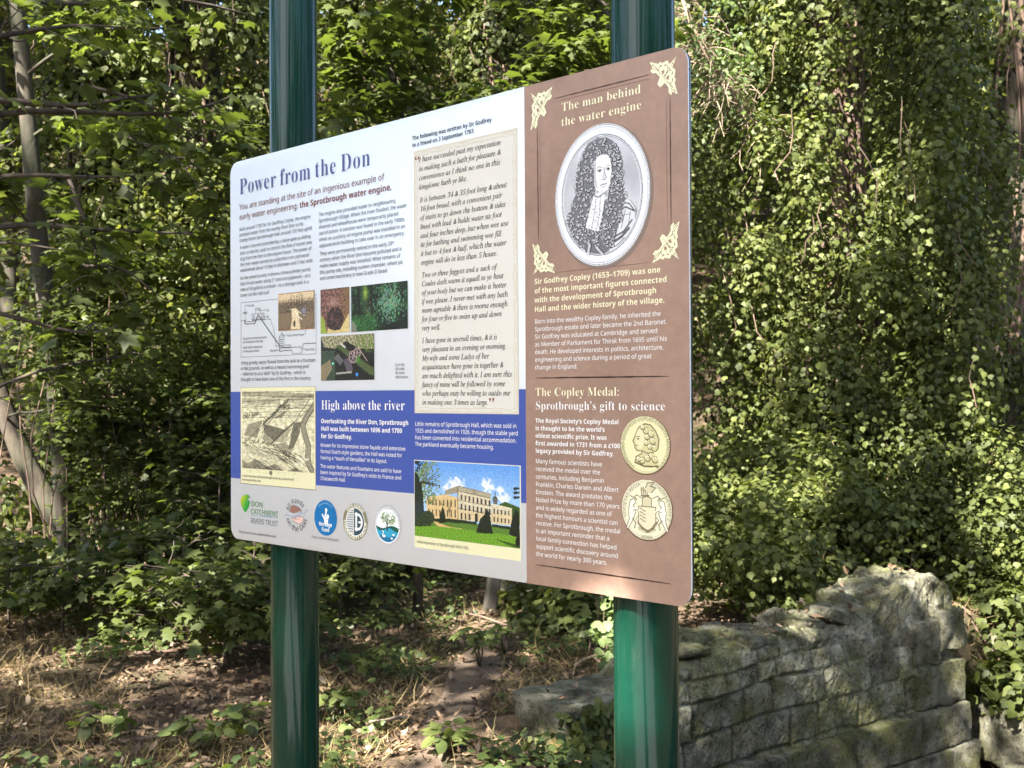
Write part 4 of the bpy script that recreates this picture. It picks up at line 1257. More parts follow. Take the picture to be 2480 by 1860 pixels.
# ================================================================ WALL
WALL = thing('stone_wall', 'ruined grey limestone wall with moss and an eroded top beside the sunken pit', 'wall', (WALL0[0], WALL0[1], 0), WANG)
def stone_mat(name, pale=0, yellow=False, mossy=1.0):
    t = NT(name)
    co = t.coord()
    n1 = t.noise(8.5, 8, .74, co)
    n2 = t.noise(2.6, 6, .68, co)
    n3 = t.noise(34, 5, .7, co)
    n4 = t.noise(9, 6, .7, co, .8)
    c = t.ramp(n1, [(.35, (.06, .056, .036)), (.44, (.25, .237, .165)), (.53, (.45, .43, .31)), (.64, (.74, .72, .60))])
    c = t.mix(t.ramp(n2, [(.43, 0), (.56, .7 * mossy)]), c, (.19, .20, .062))
    c = t.mix(t.ramp(n4, [(.58, 0), (.72, .5)]), c, (.30 + pale, .285 + pale, .24 + pale))
    n6 = t.noise(70, 4, .75, co)
    c = t.mix(t.ramp(n3, [(.50, 0), (.60, .7)]), c, (.045, .044, .03))
    c = t.mix(t.ramp(n6, [(.57, 0), (.66, .7)]), c, (.55, .53, .44))
    a = t.new('Attribute', attribute_name='tone').outputs['Fac']
    c = t.mix(1, c, t.ramp(a, [(0, .7), (1, 1.3)]), 'MULTIPLY')
    if yellow:  # yellow lichen, with a sun fleck painted into the base colour
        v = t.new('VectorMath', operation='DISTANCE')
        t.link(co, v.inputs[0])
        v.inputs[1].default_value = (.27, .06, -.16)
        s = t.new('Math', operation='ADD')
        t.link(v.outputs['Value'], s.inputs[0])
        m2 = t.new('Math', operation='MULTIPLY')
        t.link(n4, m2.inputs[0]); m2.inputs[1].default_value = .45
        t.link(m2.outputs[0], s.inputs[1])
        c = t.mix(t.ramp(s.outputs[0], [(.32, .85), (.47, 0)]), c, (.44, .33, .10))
    t.base(c)
    t.setp(Roughness=.92)
    t.bsdf.inputs['Specular IOR Level'].default_value = .2
    b = t.bump(n1, 1.0, .06)
    n5 = t.noise(95, 5, .75, co)
    b = t.bump(n3, .8, .012, b)
    t.bump(n5, .7, .004, b)
    return t.m
M['stone'] = stone_mat('mossy_limestone')
M['stone_end'] = stone_mat('limestone_with_lichen_and_sun_fleck', .2, True, .12)
M['ashlar'] = stone_mat('green_stained_ashlar', -.06, False, 1.25)
g = np.random.default_rng(3)
def top(s):
    return np.interp(s, [-.1, .8, .95, 1.4, 1.9, 2.25, 2.45, 2.65, 2.85, 3.0, 3.12, 3.25], [.15, .16, .27, .28, .27, .29, .355, .42, .455, .455, .43, .37])
# weathered rubble body: one sheet run up the face, over the broken top and down the back
def worley(p, f):
    """distance to the nearest and the second nearest of the feature points f, and the index of the nearest"""
    d = np.sqrt(((p[:, None] - f[None]) ** 2).sum(-1))
    i = d.argmin(1)
    s2 = np.partition(d, 1, 1)
    return s2[:, 0], s2[:, 1], i
NS, S0, S1 = 620, .80, 3.19
sv = np.linspace(S0, S1, NS)
def course(s, z):
    """masonry of the face: joint distance and a random tone per stone"""
    zz = z + .020 * NZ(np.stack([s, s * 0, z], -1), 1.6, 3)
    s = s + .014 * NZ(np.stack([s, s * 0 + 4, z], -1), 2.4, 3)
    rows = np.array([-.285, -.10, .075, .175, .6])
    r = np.clip(np.searchsorted(rows, zz) - 1, 0, 3)
    jd = np.minimum(np.abs(zz - rows[r]), np.abs(zz - rows[r + 1]))
    jv = np.full_like(s, 9.0)
    tone = np.zeros_like(s)
    for k in range(4):
        gg = np.random.default_rng(40 + k)
        e = np.concatenate([[S0 - .2], S0 - .2 + np.cumsum(gg.uniform(.16, .40, 18) * (1.1 if k < 2 else .7))])
        i = np.clip(np.searchsorted(e, s) - 1, 0, len(e) - 2)
        ds = np.minimum(np.abs(s - e[i]), np.abs(s - e[i + 1]))
        m = r == k
        jv = np.where(m, ds, jv)
        tone = np.where(m, gg.random(40)[i], tone)
    return jd, jv, tone
rows_, tone_ = [], []
gg = np.random.default_rng(8)
feat = np.c_[gg.uniform(S0, S1, 190), gg.uniform(-.02, .46, 190)]
S_ = sv
TP = top(S_) + .016 * NZ(np.c_[S_, S_ * 0, S_ * 0 + 3], 1.6, 4)
for z in np.linspace(-.295, 0, 58):                       # lower face
    rows_.append(('f', z, 0))
for k in np.linspace(0, 1, 46): rows_.append(('u', k, 0))     # upper face up to the broken edge
for k in np.linspace(0, 1, 9)[1:]: rows_.append(('r', k, 0))   # rounded shoulder
for y in np.linspace(.07, .42, 34)[1:]: rows_.append(('t', y, 0))
for k in np.linspace(0, 1, 8)[1:]: rows_.append(('b', k, 0))
V, TN = [], []
for kind, k, _ in rows_:
    if kind == 'f': y, z, nrm = np.zeros(NS), np.full(NS, k), (0, -1, 0)
    elif kind == 'u': y, z, nrm = .03 * k ** 2 * np.ones(NS), k * (TP - .06), (0, -1, .15)
    elif kind == 'r':
        a = k * math.pi / 2
        y, z, nrm = .03 + .04 * (1 - math.cos(a)) * np.ones(NS), TP - .06 + .06 * math.sin(a), (0, -math.cos(a), math.sin(a))
    elif kind == 't': y, z, nrm = np.full(NS, k), TP + .0 * S_, (0, 0, 1)
    else: y, z, nrm = np.full(NS, .42 + .02 * k), TP - k * (TP + .3), (0, 1, 0)
    p = np.stack([S_, y, z], -1)
    big = .010 * NZ(p, 1.1, 3)
    fine = .0065 * NZ(p + 5, 13.0, 3) + .0035 * NZ(p + 8, 60.0, 2)
    if kind in 'fu':
        jd, jv, tn = course(S_, z)
        fill = np.clip(.85 + .5 * NZ(p + 2, .9, 2), 0, 1)           # joints open here, packed there
        rough = np.clip((z - .02) / .2, 0, 1)
        rec = -np.maximum(.026 * np.exp(-(jd / .010) ** 2), .050 * np.exp(-(jv / .010) ** 2)) * fill + (tn - .5) * .030
        d = rec * (1 - .25 * rough) + fine * (.8 + .5 * rough) + big * (.4 + .5 * rough)
    else:
        f1, f2, i = worley(np.c_[S_, y], feat)
        tn = np.modf(np.sin(i * 12.9898) * 43758.5)[0] ** 2
        d = (.024 * np.clip((f2 - f1) / .05, 0, 1) ** .6 - .016 + (tn - .5) * .022) * (1 if kind != 'b' else .3) + fine + big
        if kind == 'r':
            jd, jv, tf = course(S_, z)
            w = k
            d = d * w + (1 - w) * (fine * 1.4 + big * 1.1 + (tf - .5) * .015)
    V.append(p + np.array(unit(nrm)) * d[:, None])
    TN.append(tn)
nr = len(rows_)
qi = np.arange(nr - 1)[:, None] * NS + np.arange(NS - 1)[None]
body = mesh_obj('rubble_body', np.concatenate(V), np.stack([qi, qi + 1, qi + NS + 1, qi + NS], -1).reshape(-1, 4), M['stone'], WALL, True, pattr={'tone': np.concatenate(TN)})
# loose stones left on the broken top, and the taller stump at the end
b = MB()
for k in range(16):
    s = g.uniform(1.0, 2.5)
    y = g.uniform(.10, .36)
    w, d, h = g.uniform(.05, .13), g.uniform(.05, .12), g.uniform(.02, .05)
    b.stone((s - w, y - d, top(s) - h), (s + w, y + d, top(s) + h), .022, .016, 14, 7, k * 3.3, tilt=g.normal(0, .15))
b.build('loose_stones', M['stone'], WALL)
# the low end stone
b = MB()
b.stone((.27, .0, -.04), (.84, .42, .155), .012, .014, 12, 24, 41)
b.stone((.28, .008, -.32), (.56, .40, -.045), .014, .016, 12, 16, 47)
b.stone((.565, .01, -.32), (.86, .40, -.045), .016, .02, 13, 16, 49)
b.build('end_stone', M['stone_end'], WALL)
# dressed courses below, stepping out
b = MB()
for row, (z1, z0, y0, sx) in enumerate(((-.285, -.52, -.07, 3.26), (-.524, -.78, -.08, 3.33), (-.784, -1.05, -.11, 3.42))):
    s = .62 - .13 * row
    while s < sx - .05:
        w = g.uniform(.42, .62)
        e = min(s + w, sx)
        if sx - e < .2: e = sx
        b.stone((s + .004, y0 + g.uniform(-.006, .006), z0 + .003), (e - .004, .3, z1 - .003), .010, .009, 9, 14, 60 + row * 9 + s)
        s = e
b.build('dressed_base', M['ashlar'], WALL)
b = MB()
b.stone((3.0, -.045, .03), (3.25, .4, .265), .014, .012, 9, 12, 91)
b.stone((2.76, -.035, -.03), (2.995, .3, .22), .014, .014, 9, 11, 93)
b.stone((2.8, -.04, -.28), (3.235, .4, -.035), .014, .014, 9, 12, 95)
b.build('corner_stone', M['stone'], WALL)

def block(name, label, lo, hi, rz, mat, seed, rnd=.03, amp=.015, cat='stone'):
    c = (np.array(lo) + np.array(hi)) / 2
    b = MB()
    b.stone(np.array(lo) - (c[0], c[1], lo[2]), np.array(hi) - (c[0], c[1], lo[2]), rnd, amp, 9, 12, seed)
    o = b.build(name, mat)
    o.location = (c[0], c[1], lo[2])
    o.rotation_euler = (0, 0, rz)
    return tag(o, label, cat)
block('stone_block', 'mossy squared stone block in the ivy behind the right end of the wall', (3.08, 6.85, -.55), (3.62, 7.3, -.06), .25, M['ashlar'], 5)
block('stone_slab', 'flat grey stone ledge at the right frame edge, level with the wall base', (2.95, 6.15, -.75), (3.45, 6.7, -.38), .4, M['ashlar'], 9)
block('stone_step', 'lowest stone step covered in brown leaves at the bottom right corner', (2.98, 5.75, -1.1), (3.7, 6.35, -.66), .5, M['stone'], 15)
block('boulder', 'dull grey stone half hidden in ivy behind the path under the board', (-.12, 7.55, -.05), (.3, 7.95, .34), .3, M['stone'], 23, .12, .03, 'stone')

# weathered post leaning at the back of the path
b = MB()
b.stone((-.045, -.035, -.1), (.045, .035, .78), .012, .006, 8, 10, 3)
wp = b.build('wooden_post', M['wood'])
wp.location = (-.17, 7.35, ground_z(-.17, 7.35))
wp.rotation_euler = (.05, .16, .3)
tag(wp, 'weathered wooden post leaning beside the path beneath the board', 'post')

# iron railings on the bank
M['iron'] = flat_mat('rusty_iron', (52, 44, 38), .7, .3, 20)
def railing(name, label, p0, p1, n):
    t = thing(name, label, 'fence', (p0[0], p0[1], 0))
    p0, p1 = np.array(p0, float), np.array(p1, float)
    zz = lambda s: float(ground_z(*(p0 + (p1 - p0) * s)))
    for h in (.18, .98):
        b = MB()
        ss = np.linspace(0, 1, 24)
        b.tube([(*(p0 + (p1 - p0) * s - p0), zz(s) + h) for s in ss], .012, 6)
        b.build('rail', M['iron'], t, False)
    for s in np.linspace(0, 1, n):
        q = (p1 - p0) * s
        b = MB()
        b.tube([(*q, zz(s) - .05), (*q, zz(s) + 1.08)], .008, 6)
        b.build('bar', M['iron'], t, False)
    return t
railing('iron_railing', 'dark iron railing standing on the brown bank between the trees at the right', (3.6, 12.2), (7.4, 12.6), 32)
# ================================================================ TREES
def bend(p0, p1, n=14, sag=0, wob=.05, seed=0):
    """a gently crooked line from p0 to p1"""
    p0, p1 = np.array(p0, float), np.array(p1, float)
    t = np.linspace(0, 1, n)[:, None]
    p = p0 + (p1 - p0) * t
    L = np.linalg.norm(p1 - p0)
    g = np.random.default_rng(seed)
    for k in (1, 2, 3):
        p = p + np.sin(t * math.pi * k) * g.normal(size=3) * L * wob / k
    p[:, 2] += np.sin(t[:, 0] * math.pi) * sag
    return p

def ivy_tree(name, label, x, y, H, trunk_r, prof, nblob, per, size, seed, tint=.45, lean=(0, 0), face=2.3, bark='bark_red', cat='tree', bare=None):
    """a trunk smothered in ivy: prof(h) is the radius of the leafy column at height h"""
    g = np.random.default_rng(seed)
    z0 = float(ground_z(x, y))
    t = thing(name, label, cat, (x, y, z0))
    p = bend((0, 0, -.2), (lean[0], lean[1], H + 1), 16, 0, .012, seed)
    b = MB()
    b.tube(p, np.linspace(trunk_r * 1.15, trunk_r * .6, 16), 14, wob=.18, seed=seed)
    b.build('trunk', M[bark], t)
    # thick ivy stems climbing the bark
    b = MB()
    for k in range(7):
        a = g.uniform(-2.6, -.5)
        zz = np.linspace(0, H * g.uniform(.6, 1), 18)
        aa = a + .5 * np.sin(zz * g.uniform(.5, 1.4) + g.uniform(0, 6))
        cx = np.interp(zz, p[:, 2], p[:, 0]); cy = np.interp(zz, p[:, 2], p[:, 1])
        r = trunk_r * 1.02
        b.tube(np.c_[cx + r * np.cos(aa), cy + r * np.sin(aa), zz], g.uniform(.012, .03), 6)
    for k in range(int(H * 5)):                                     # loose hanging stems
        h = g.uniform(.8, H)
        a = g.uniform(-2.9, -.2)
        R0 = prof(h) * g.uniform(.8, 1.08)
        q = np.array((np.interp(h, p[:, 2], p[:, 0]) + R0 * math.cos(a), np.interp(h, p[:, 2], p[:, 1]) + R0 * math.sin(a), h))
        b.tube(bend(q, q + (g.normal(0, .12), g.normal(0, .12), -g.uniform(.3, .9)), 6, 0, .08, k), .004, 4, cap=False)
    b.build('ivy_stem', M['bark_red'], t)
    lv = Leaves(seed + 1)
    for k in range(nblob):
        h = H * g.random() ** .95
        a = -math.pi / 2 + g.normal(0, face * .5)
        Rr = prof(h)
        q = Rr * math.sqrt(g.uniform(.15, 1))
        br = g.uniform(.14, .40) * (.6 + .4 * min(1.5, Rr))
        if bare is not None and bare(h, a): continue
        c = (np.interp(h, p[:, 2], p[:, 0]) + q * math.cos(a), np.interp(h, p[:, 2], p[:, 1]) + q * math.sin(a), h)
        lv.blob(c, (br * .95, br * .95, br * 1.7), int(per * 1.15 * g.uniform(.6, 1.3)), size, 'ivy', tint + g.normal(0, .13))
    lv.build('ivy', M['ivy'], t, T_IVY)
    return t

def sycamore(name, label, base, trunk_path, radii, limbs, leaf_size, seed, n_leaf, spread=(.5, .5, .16), tint=.5, bark='bark', cat='tree', group=None, extra=None, clear=None):
    """trunk along trunk_path, limbs (start, end, radius), a flat spray of leaves along every limb's outer part; all in world metres"""
    base = np.array(base, float)
    t = thing(name, label, cat, tuple(base), group=group)
    b = MB()
    tp = np.array(trunk_path, float)
    if len(tp) < 8:
        u = np.linspace(0, len(tp) - 1, 18)
        tp = np.stack([np.interp(u, range(len(tp)), tp[:, k]) for k in range(3)], -1)
    for _ in range(2): tp[1:-1] = (tp[:-2] + 2 * tp[1:-1] + tp[2:]) / 4
    b.tube(tp - base, np.interp(np.linspace(0, 1, len(tp)), np.linspace(0, 1, len(radii)), radii), 12, wob=.12, seed=seed)
    g = np.random.default_rng(seed)
    lv = Leaves(seed + 5)
    for i, (s, e, r) in enumerate(limbs):
        pth = bend(s, e, 12, .06 * np.linalg.norm(np.array(e) - s), .04, seed * 7 + i)
        b.tube(pth - base, np.linspace(r, max(r * .22, .003), 12), 7, wob=.08, seed=i)
        L = np.linalg.norm(np.array(e) - np.array(s))
        nt = max(3, int(L * 5))
        tips = []
        for k in range(nt):
            u = g.uniform(.25, 1)
            q = np.array([np.interp(u, np.linspace(0, 1, 12), pth[:, a]) for a in range(3)])
            d = unit(np.array(e) - s) * .4 + g.normal(size=3) * (.7, .7, .28)
            w = q + unit(d) * g.uniform(.18, .5) * spread[0] * 1.6
            b.tube(bend(q, w, 5, 0, .05, k) - base, np.linspace(max(r * .22, .004), .0025, 5), 5, cap=False)
            tips.append(w)
        tips.append(np.array(e))
        for w in tips:
            lv.blob(w - base, np.array(spread) * g.uniform(.5, 1.0), max(4, int(n_leaf / (len(limbs) * nt) * g.uniform(.6, 1.4))), leaf_size, 'spray', tint + g.normal(0, .14), .5)
    if extra:
        for c, r, n in extra: lv.blob(np.array(c) - base, r, n, leaf_size, 'spray', tint + g.normal(0, .1), .4)
    b.build('trunk', M[bark], t)
    if clear:
        def keep(P):
            Pw = P + base
            px = 1240 + Pw[:, 0] / Pw[:, 1] * 2490
            py = 954 - (Pw[:, 2] - 1.55) / Pw[:, 1] * 2490
            k = np.ones(len(P), bool)
            for x0, y0, x1, y1, w in clear:
                xc = x0 + (x1 - x0) * (py - y0) / (y1 - y0)
                k &= ~((np.abs(px - xc) < w) & (py > y0) & (py < y1) & (g.random(len(P)) < .85))
            return k
        lv.build('crown', M['sycamore'], t, T_SYC, keep)
    else: lv.build('crown', M['sycamore'], t, T_SYC)
    return t

# --- the great ivy column right of the sign
def prof1(h):
    return np.interp(h, [0, .6, 1.4, 2.4, 3.4, 4.6, 6.5], [1.5, 1.55, 1.25, 1.3, 1.45, 1.3, .9])
ivy_tree('ivy_clad_tree', 'broad tree completely smothered in ivy just right of the sign behind the wall', 2.85, 9.1, 6.6, .30, prof1, 350, 240, .048, 101, .46, (.05, .2), 2.2,
         bare=lambda h, a: (abs(a + 1.57) < .22 and (2.7 < h < 3.5 or 1.9 < h < 2.25 or 4.0 < h < 4.3)))
ivy_tree('ivy_clad_tree', 'dark grey trunk with climbing ivy stems at the right edge of the view', 5.25, 10.6, 7.5, .27, lambda h: np.interp(h, [0, 1.2, 2, 4, 7.5], [.9, .6, .34, .42, .8]), 120, 75, .062, 131, .5, (.1, 0), 2.6, 'bark',
         bare=lambda h, a: 1.6 < h < 4.6 and abs(a + 1.6) < .9)
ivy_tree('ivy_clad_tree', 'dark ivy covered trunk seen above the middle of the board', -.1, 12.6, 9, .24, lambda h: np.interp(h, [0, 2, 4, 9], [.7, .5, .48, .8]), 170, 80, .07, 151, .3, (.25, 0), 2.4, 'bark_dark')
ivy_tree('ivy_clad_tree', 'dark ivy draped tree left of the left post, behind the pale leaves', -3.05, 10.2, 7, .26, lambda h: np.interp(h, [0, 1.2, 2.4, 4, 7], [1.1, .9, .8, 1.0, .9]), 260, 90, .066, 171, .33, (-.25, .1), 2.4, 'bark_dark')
ivy_tree('ivy_clad_tree', 'slim leaning ivy column between the two pale trunks at the left', -4.25, 9.9, 6.5, .16, lambda h: np.interp(h, [0, 1.2, 2.4, 6.5], [.75, .5, .42, .6]), 140, 75, .064, 191, .36, (.1, .3), 2.4, 'bark_dark')
ivy_tree('ivy_clad_tree', 'ivy covered trunk at the top right, behind the broad ivy tree', 4.55, 13.6, 9, .26, lambda h: np.interp(h, [0, 2, 5, 9], [1.2, .9, 1.0, 1.1]), 230, 90, .075, 211, .42, (0, 0), 2.4, 'bark_red')
ivy_tree('ivy_clad_tree', 'ivy covered trunk glimpsed just right of the left post top', -1.75, 13.4, 9, .22, lambda h: np.interp(h, [0, 2, 5, 9], [.8, .6, .6, .9]), 170, 80, .072, 231, .34, (-.15, 0), 2.4, 'bark_dark')

# --- sycamores
def W(px, py, Y): return at(px, py, Y)
sycamore('sycamore_tree', 'tall pale barked sycamore standing at the upper left edge', (*W(118, 1240, 8.3)[:2], 0),
         [W(175, 1010, 8.3) + (0, 0, -1.2), W(150, 850, 8.3), W(112, 740, 8.3), W(92, 600, 8.3), W(80, 400, 8.3), W(62, 180, 8.3), W(40, -40, 8.3), W(10, -330, 8.3)], [.085, .076, .072, .068, .064, .058, .052, .048],
         [(W(62, 180, 8.3), W(420, 60, 7.9), .017), (W(80, 330, 8.3), W(330, 330, 7.8), .015), (W(60, 100, 8.3), W(-160, -20, 8.2), .017), (W(40, -40, 8.3), W(330, -180, 8.3), .018), (W(92, 560, 8.3), W(-60, 430, 7.8), .013), (W(100, 640, 8.3), W(330, 620, 7.8), .013), (W(40, -100, 8.3), W(-200, -260, 8.7), .017), (W(45, -40, 8.3), W(560, -80, 8.7), .017)], .12, 301, 1300, (.45, .45, .18), .52, clear=((42, -20, 100, 760, 40),))
sycamore('sycamore_tree', 'leaning sycamore trunk dappled with sun at the lower left', (*W(330, 1440, 9.3)[:2], .1),
         [W(310, 1440, 9.3) + (0, 0, -.25), W(250, 1370, 9.3), W(160, 1285, 9.3), W(105, 1200, 9.3), W(55, 1110, 9.3), W(15, 1010, 9.3), W(-25, 880, 9.3), W(-80, 690, 9.3), W(-170, 400, 9.3)], [.125, .11, .10, .095, .09, .085, .08, .07, .06],
         [(W(-80, 690, 9.3), W(160, 520, 8.6), .025), (W(-40, 800, 9.3), W(150, 870, 8.4), .02), (W(-120, 560, 9.3), W(60, 300, 8.8), .025), (W(15, 1010, 9.3), W(170, 960, 8.6), .014), (W(-150, 460, 9.3), W(-20, 120, 9), .03)], .11, 331, 420, (.5, .5, .18), .5, clear=((42, -20, 100, 760, 60), (-30, 850, 160, 1300, 60)))
sycamore('sycamore_tree', 'thin pale sycamore stem lit at the far left edge', (*W(20, 1200, 12.5)[:2], .8),
         [W(30, 900, 12.5), W(18, 500, 12.5), W(8, 380, 12.5), W(-10, 100, 12.5), W(-30, -200, 12.5)], [.12, .11, .1, .09, .08],
         [(W(10, 420, 12.5), W(170, 260, 12.3), .02), (W(-10, 100, 12.5), W(120, -60, 12), .02), (W(15, 470, 12.5), W(-130, 330, 12), .02)], .15, 351, 420, (.5, .5, .2), .6)
# the near one, whose limbs reach in from the left
sycamore('sycamore_tree', 'near sycamore whose dark limbs and large leaves reach in from the left edge', (-3.75, 6.0, 0),
         [(-3.75, 6.0, -.2), (-3.75, 6.0, 1.6), (-3.68, 6.05, 3.2), (-3.6, 6.2, 5.2)], [.12, .11, .09, .06],
         [((-3.72, 6.0, 2.2), W(470, 560, 6.6), .030), ((-3.7, 6.0, 3.1), W(420, 220, 6.6), .03), ((-3.68, 6.05, 3.0), W(560, 230, 7.0), .028), ((-3.72, 6.0, 2.6), W(330, 420, 6.3), .024),
          ((-3.73, 6.0, 2.0), W(300, 780, 6.2), .022), (W(180, 470, 6.5), W(235, 660, 6.3), .016), (W(200, 200, 6.5), W(520, 380, 6.7), .014), ((-3.73, 6, 1.3), W(330, 845, 6.8), .016), ((-3.7, 6.0, 3.4), W(300, 60, 6.4), .028), ((-3.65, 6.1, 4.0), W(600, 30, 7.2), .03),
          (W(170, 430, 6.5), W(225, 650, 6.4), .012), ((-3.7, 6.0, 2.4), W(150, 600, 6.0), .02), (W(300, 300, 6.6), W(500, 470, 6.5), .012), (W(180, 640, 6.3), W(400, 720, 6.4), .012)], .118, 371, 760, (.42, .42, .13), .55, 'bark_dark', clear=((42, -20, 100, 760, 55), (-30, 850, 160, 1300, 70)))
sycamore('sycamore_tree', 'young sycamore with bright layered leaves rising behind the board left of centre', (*W(1010, 1300, 7.0)[:2], 0),
         [W(1010, 1000, 7.0) + (0, 0, -1.5), W(1010, 700, 7.0), W(990, 330, 7.0), W(955, 180, 7.0), W(930, 110, 7.0), W(880, -120, 7.0), W(840, -300, 7)], [.035, .032, .027, .022, .02, .014, .01],
         [(W(985, 300, 7), W(860, 140, 6.7), .012), (W(960, 200, 7), W(900, 70, 6.6), .012), (W(985, 290, 7), W(1090, 250, 6.7), .010), (W(990, 330, 7), W(830, 270, 6.6), .01), (W(935, 130, 7), W(1010, 20, 6.8), .01), (W(1000, 380, 7), W(900, 310, 6.6), .01), (W(990, 350, 7), W(1050, 330, 6.5), .01), (W(900, -60, 7), W(800, -60, 7), .01), (W(900, -60, 7), W(840, 60, 6.8), .01)], .10, 391, 900, (.36, .36, .13), .42)
sycamore('sycamore_tree', 'young sycamore spreading large leaves behind the brown end of the board', (*W(1470, 1300, 7.6)[:2], 0),
         [W(1470, 1000, 7.6) + (0, 0, -1.5), W(1475, 600, 7.6), W(1480, 250, 7.6), W(1470, 0, 7.6), W(1450, -260, 7.6)], [.045, .04, .034, .026, .016],
         [(W(1480, 240, 7.6), W(1300, 160, 7.2), .014), (W(1478, 180, 7.6), W(1350, 40, 7.2), .014), (W(1478, 280, 7.6), W(1240, 230, 7), .012), (W(1470, 60, 7.6), W(1390, -40, 7.3), .014), (W(1472, 100, 7.6), W(1420, 110, 7.0), .012), (W(1480, 200, 7.6), W(1620, 60, 7.6), .012), (W(1478, 300, 7.6), W(1380, 240, 7), .01), (W(1475, 20, 7.6), W(1290, -30, 7.4), .012)], .10, 411, 950, (.38, .38, .14), .44)
# saplings on the left bank
sap = [(600, 1330, 6.3, .55), (470, 1420, 6.0, .4), (60, 1430, 6.6, .35), (660, 1420, 5.7, .38), (330, 1330, 7.3, .5), (20, 1400, 7.0, .45), (520, 1180, 7.6, .9), (640, 1130, 7.2, 1.0), (340, 1150, 8.0, .9), (400, 1000, 8.2, 1.3), (570, 960, 8.4, 1.3), (430, 1290, 6.9, .5),
       (150, 1470, 6.6, .4), (250, 1430, 6.9, .5), (540, 1480, 5.9, .34), (250, 900, 7.9, 1.7), (390, 1480, 6.5, .32), (760, 1330, 6.9, .6), (820, 1480, 7.0, .35)]
slab_ = ['sycamore sapling close against the left post, under the board corner', 'small sycamore sapling with a few sunlit leaves in the dry litter', 'sycamore sapling low at the left edge below the leaning trunk', 'smallest sycamore sapling beside the foot of the left post', 'sycamore sapling at the root of the leaning trunk', 'bushy sycamore sapling in the lower left corner of the shrubs', 'tall sycamore sapling with bright lower leaves left of the board', 'tall dark sycamore sapling right behind the left edge of the board', 'sycamore sapling just right of the leaning trunk', 'tall sycamore sapling filling the shade left of the board', 'tallest sycamore sapling beside the blue band of the board', 'sycamore sapling midway between leaning trunk and left post', 'low sycamore sapling in the litter below the forked pale trunks', 'sycamore sapling shading the litter between the trunks and the left post', 'tiny sycamore sapling in front of the shrubs near the left post', 'tall leafy sycamore sapling between the pale trunks and the board', 'lowest sycamore sapling on the left litter bank', 'sycamore sapling just right of the left post under the board', 'small sycamore sapling in the shade under the white half of the board']
for i, (px, py, Y, h) in enumerate(sap):
    q = W(px, py, Y)
    z = float(ground_z(q[0], Y))
    tp = np.array((q[0] + .05, Y, z + h * 1.2))
    g_ = np.random.default_rng(500 + i)
    lm = []
    for k in range(5 + int(h * 5)):
        u = g_.uniform(.3, 1)
        s = np.array((q[0] + .05 * u, Y, z + h * 1.2 * u))
        a = g_.uniform(0, 6.28)
        lm.append((s, s + (math.cos(a) * .33, math.sin(a) * .26, g_.uniform(-.02, .14)), .006))
    sycamore('sycamore_sapling', slab_[i], (q[0], Y, z), [(q[0], Y, z - .05), (q[0] + .02, Y, z + h * .6), tp], [.012, .009, .005], lm, .082, 520 + i, int(110 + 230 * h), (.26, .26, .1), .5, 'bark_dark', 'sapling', 'sycamore saplings on the left bank')

# ================================================================ BUSHES
def bush(name, label, blobs, size, mat, tmpl, seed, tint, style='ivy', cat='bush', stems=10, group=None, keep=None):
    """blobs: (centre, radii, leaves); stems run from the ground up into them"""
    c0 = np.mean([b[0] for b in blobs], 0)
    z0 = float(ground_z(c0[0], c0[1]))
    base = np.array((c0[0], c0[1], z0))
    t = thing(name, label, cat, tuple(base), group=group)
    g = np.random.default_rng(seed)
    b = MB()
    for k in range(stems):
        c, r, n = blobs[g.integers(len(blobs))]
        e = np.array(c) + g.normal(size=3) * np.broadcast_to(r, (3,)) * .5
        gz = float(ground_z(e[0], e[1]))
        mid = np.array((e[0] - base[0], e[1] - base[1] + .05, gz + .06 - z0))
        b.tube(np.concatenate([bend((g.normal(0, .06), g.normal(0, .06), -.04), mid, 7, .02, .03, k)[:-1], bend(mid, e - base, 6, 0, .05, k)]), np.linspace(.012, .004, 12), 5, cap=False)
    b.build('stems', M['bark_red'], t)
    lv = Leaves(seed + 1)
    for c, r, n in blobs: lv.blob(np.array(c) - base, r, n, size, style, tint + g.normal(0, .12))
    lv.build('foliage', mat, t, tmpl, keep)
    return t
def mound(seed, pts, n, rad, per, jit):
    g = np.random.default_rng(seed)
    out = []
    for k in range(n):
        px, py, Y = pts[g.integers(len(pts))]
        c = W(px, py, Y) + g.normal(size=3) * jit
        r = rad * g.uniform(.6, 1.25)
        out.append((c, (r * 1.2, r * 1.1, r * .85), int(per * g.uniform(.7, 1.3))))
    return out
bush('ivy_bush', 'spreading mound of ivy behind the broken wall, right of the brown path', mound(1, [(1760, 1330, 7.0), (1800, 1250, 7.4), (1900, 1200, 7.6), (2000, 1250, 7.3), (1850, 1370, 6.7), (2080, 1180, 7.6), (1750, 1200, 7.8)], 90, .30, 190, .2), .047, M['ivy'], T_IVY, 611, .5)
bush('ivy_bush', 'dark ivy hedge filling the right edge above the mossy block', mound(2, [(2250, 1180, 8), (2380, 1200, 8), (2450, 1300, 7.6), (2320, 1320, 7.6), (2200, 1280, 7.8), (2500, 1120, 8.4), (2420, 1400, 7.4), (2480, 1460, 7.2), (2120, 1110, 8.6), (2300, 1090, 8.8)], 120, .34, 190, .22), .047, M['ivy'], T_IVY, 631, .36)
bush('ivy_bush', 'shaded ivy bush under the brown end of the board, behind the path', mound(3, [(1330, 1500, 6.9), (1400, 1530, 6.8), (1420, 1470, 7.1), (1280, 1540, 7.0), (1360, 1440, 7.4), (1450, 1540, 6.7)], 50, .20, 75, .13), .07, M['ivy'], T_IVY, 651, .26)
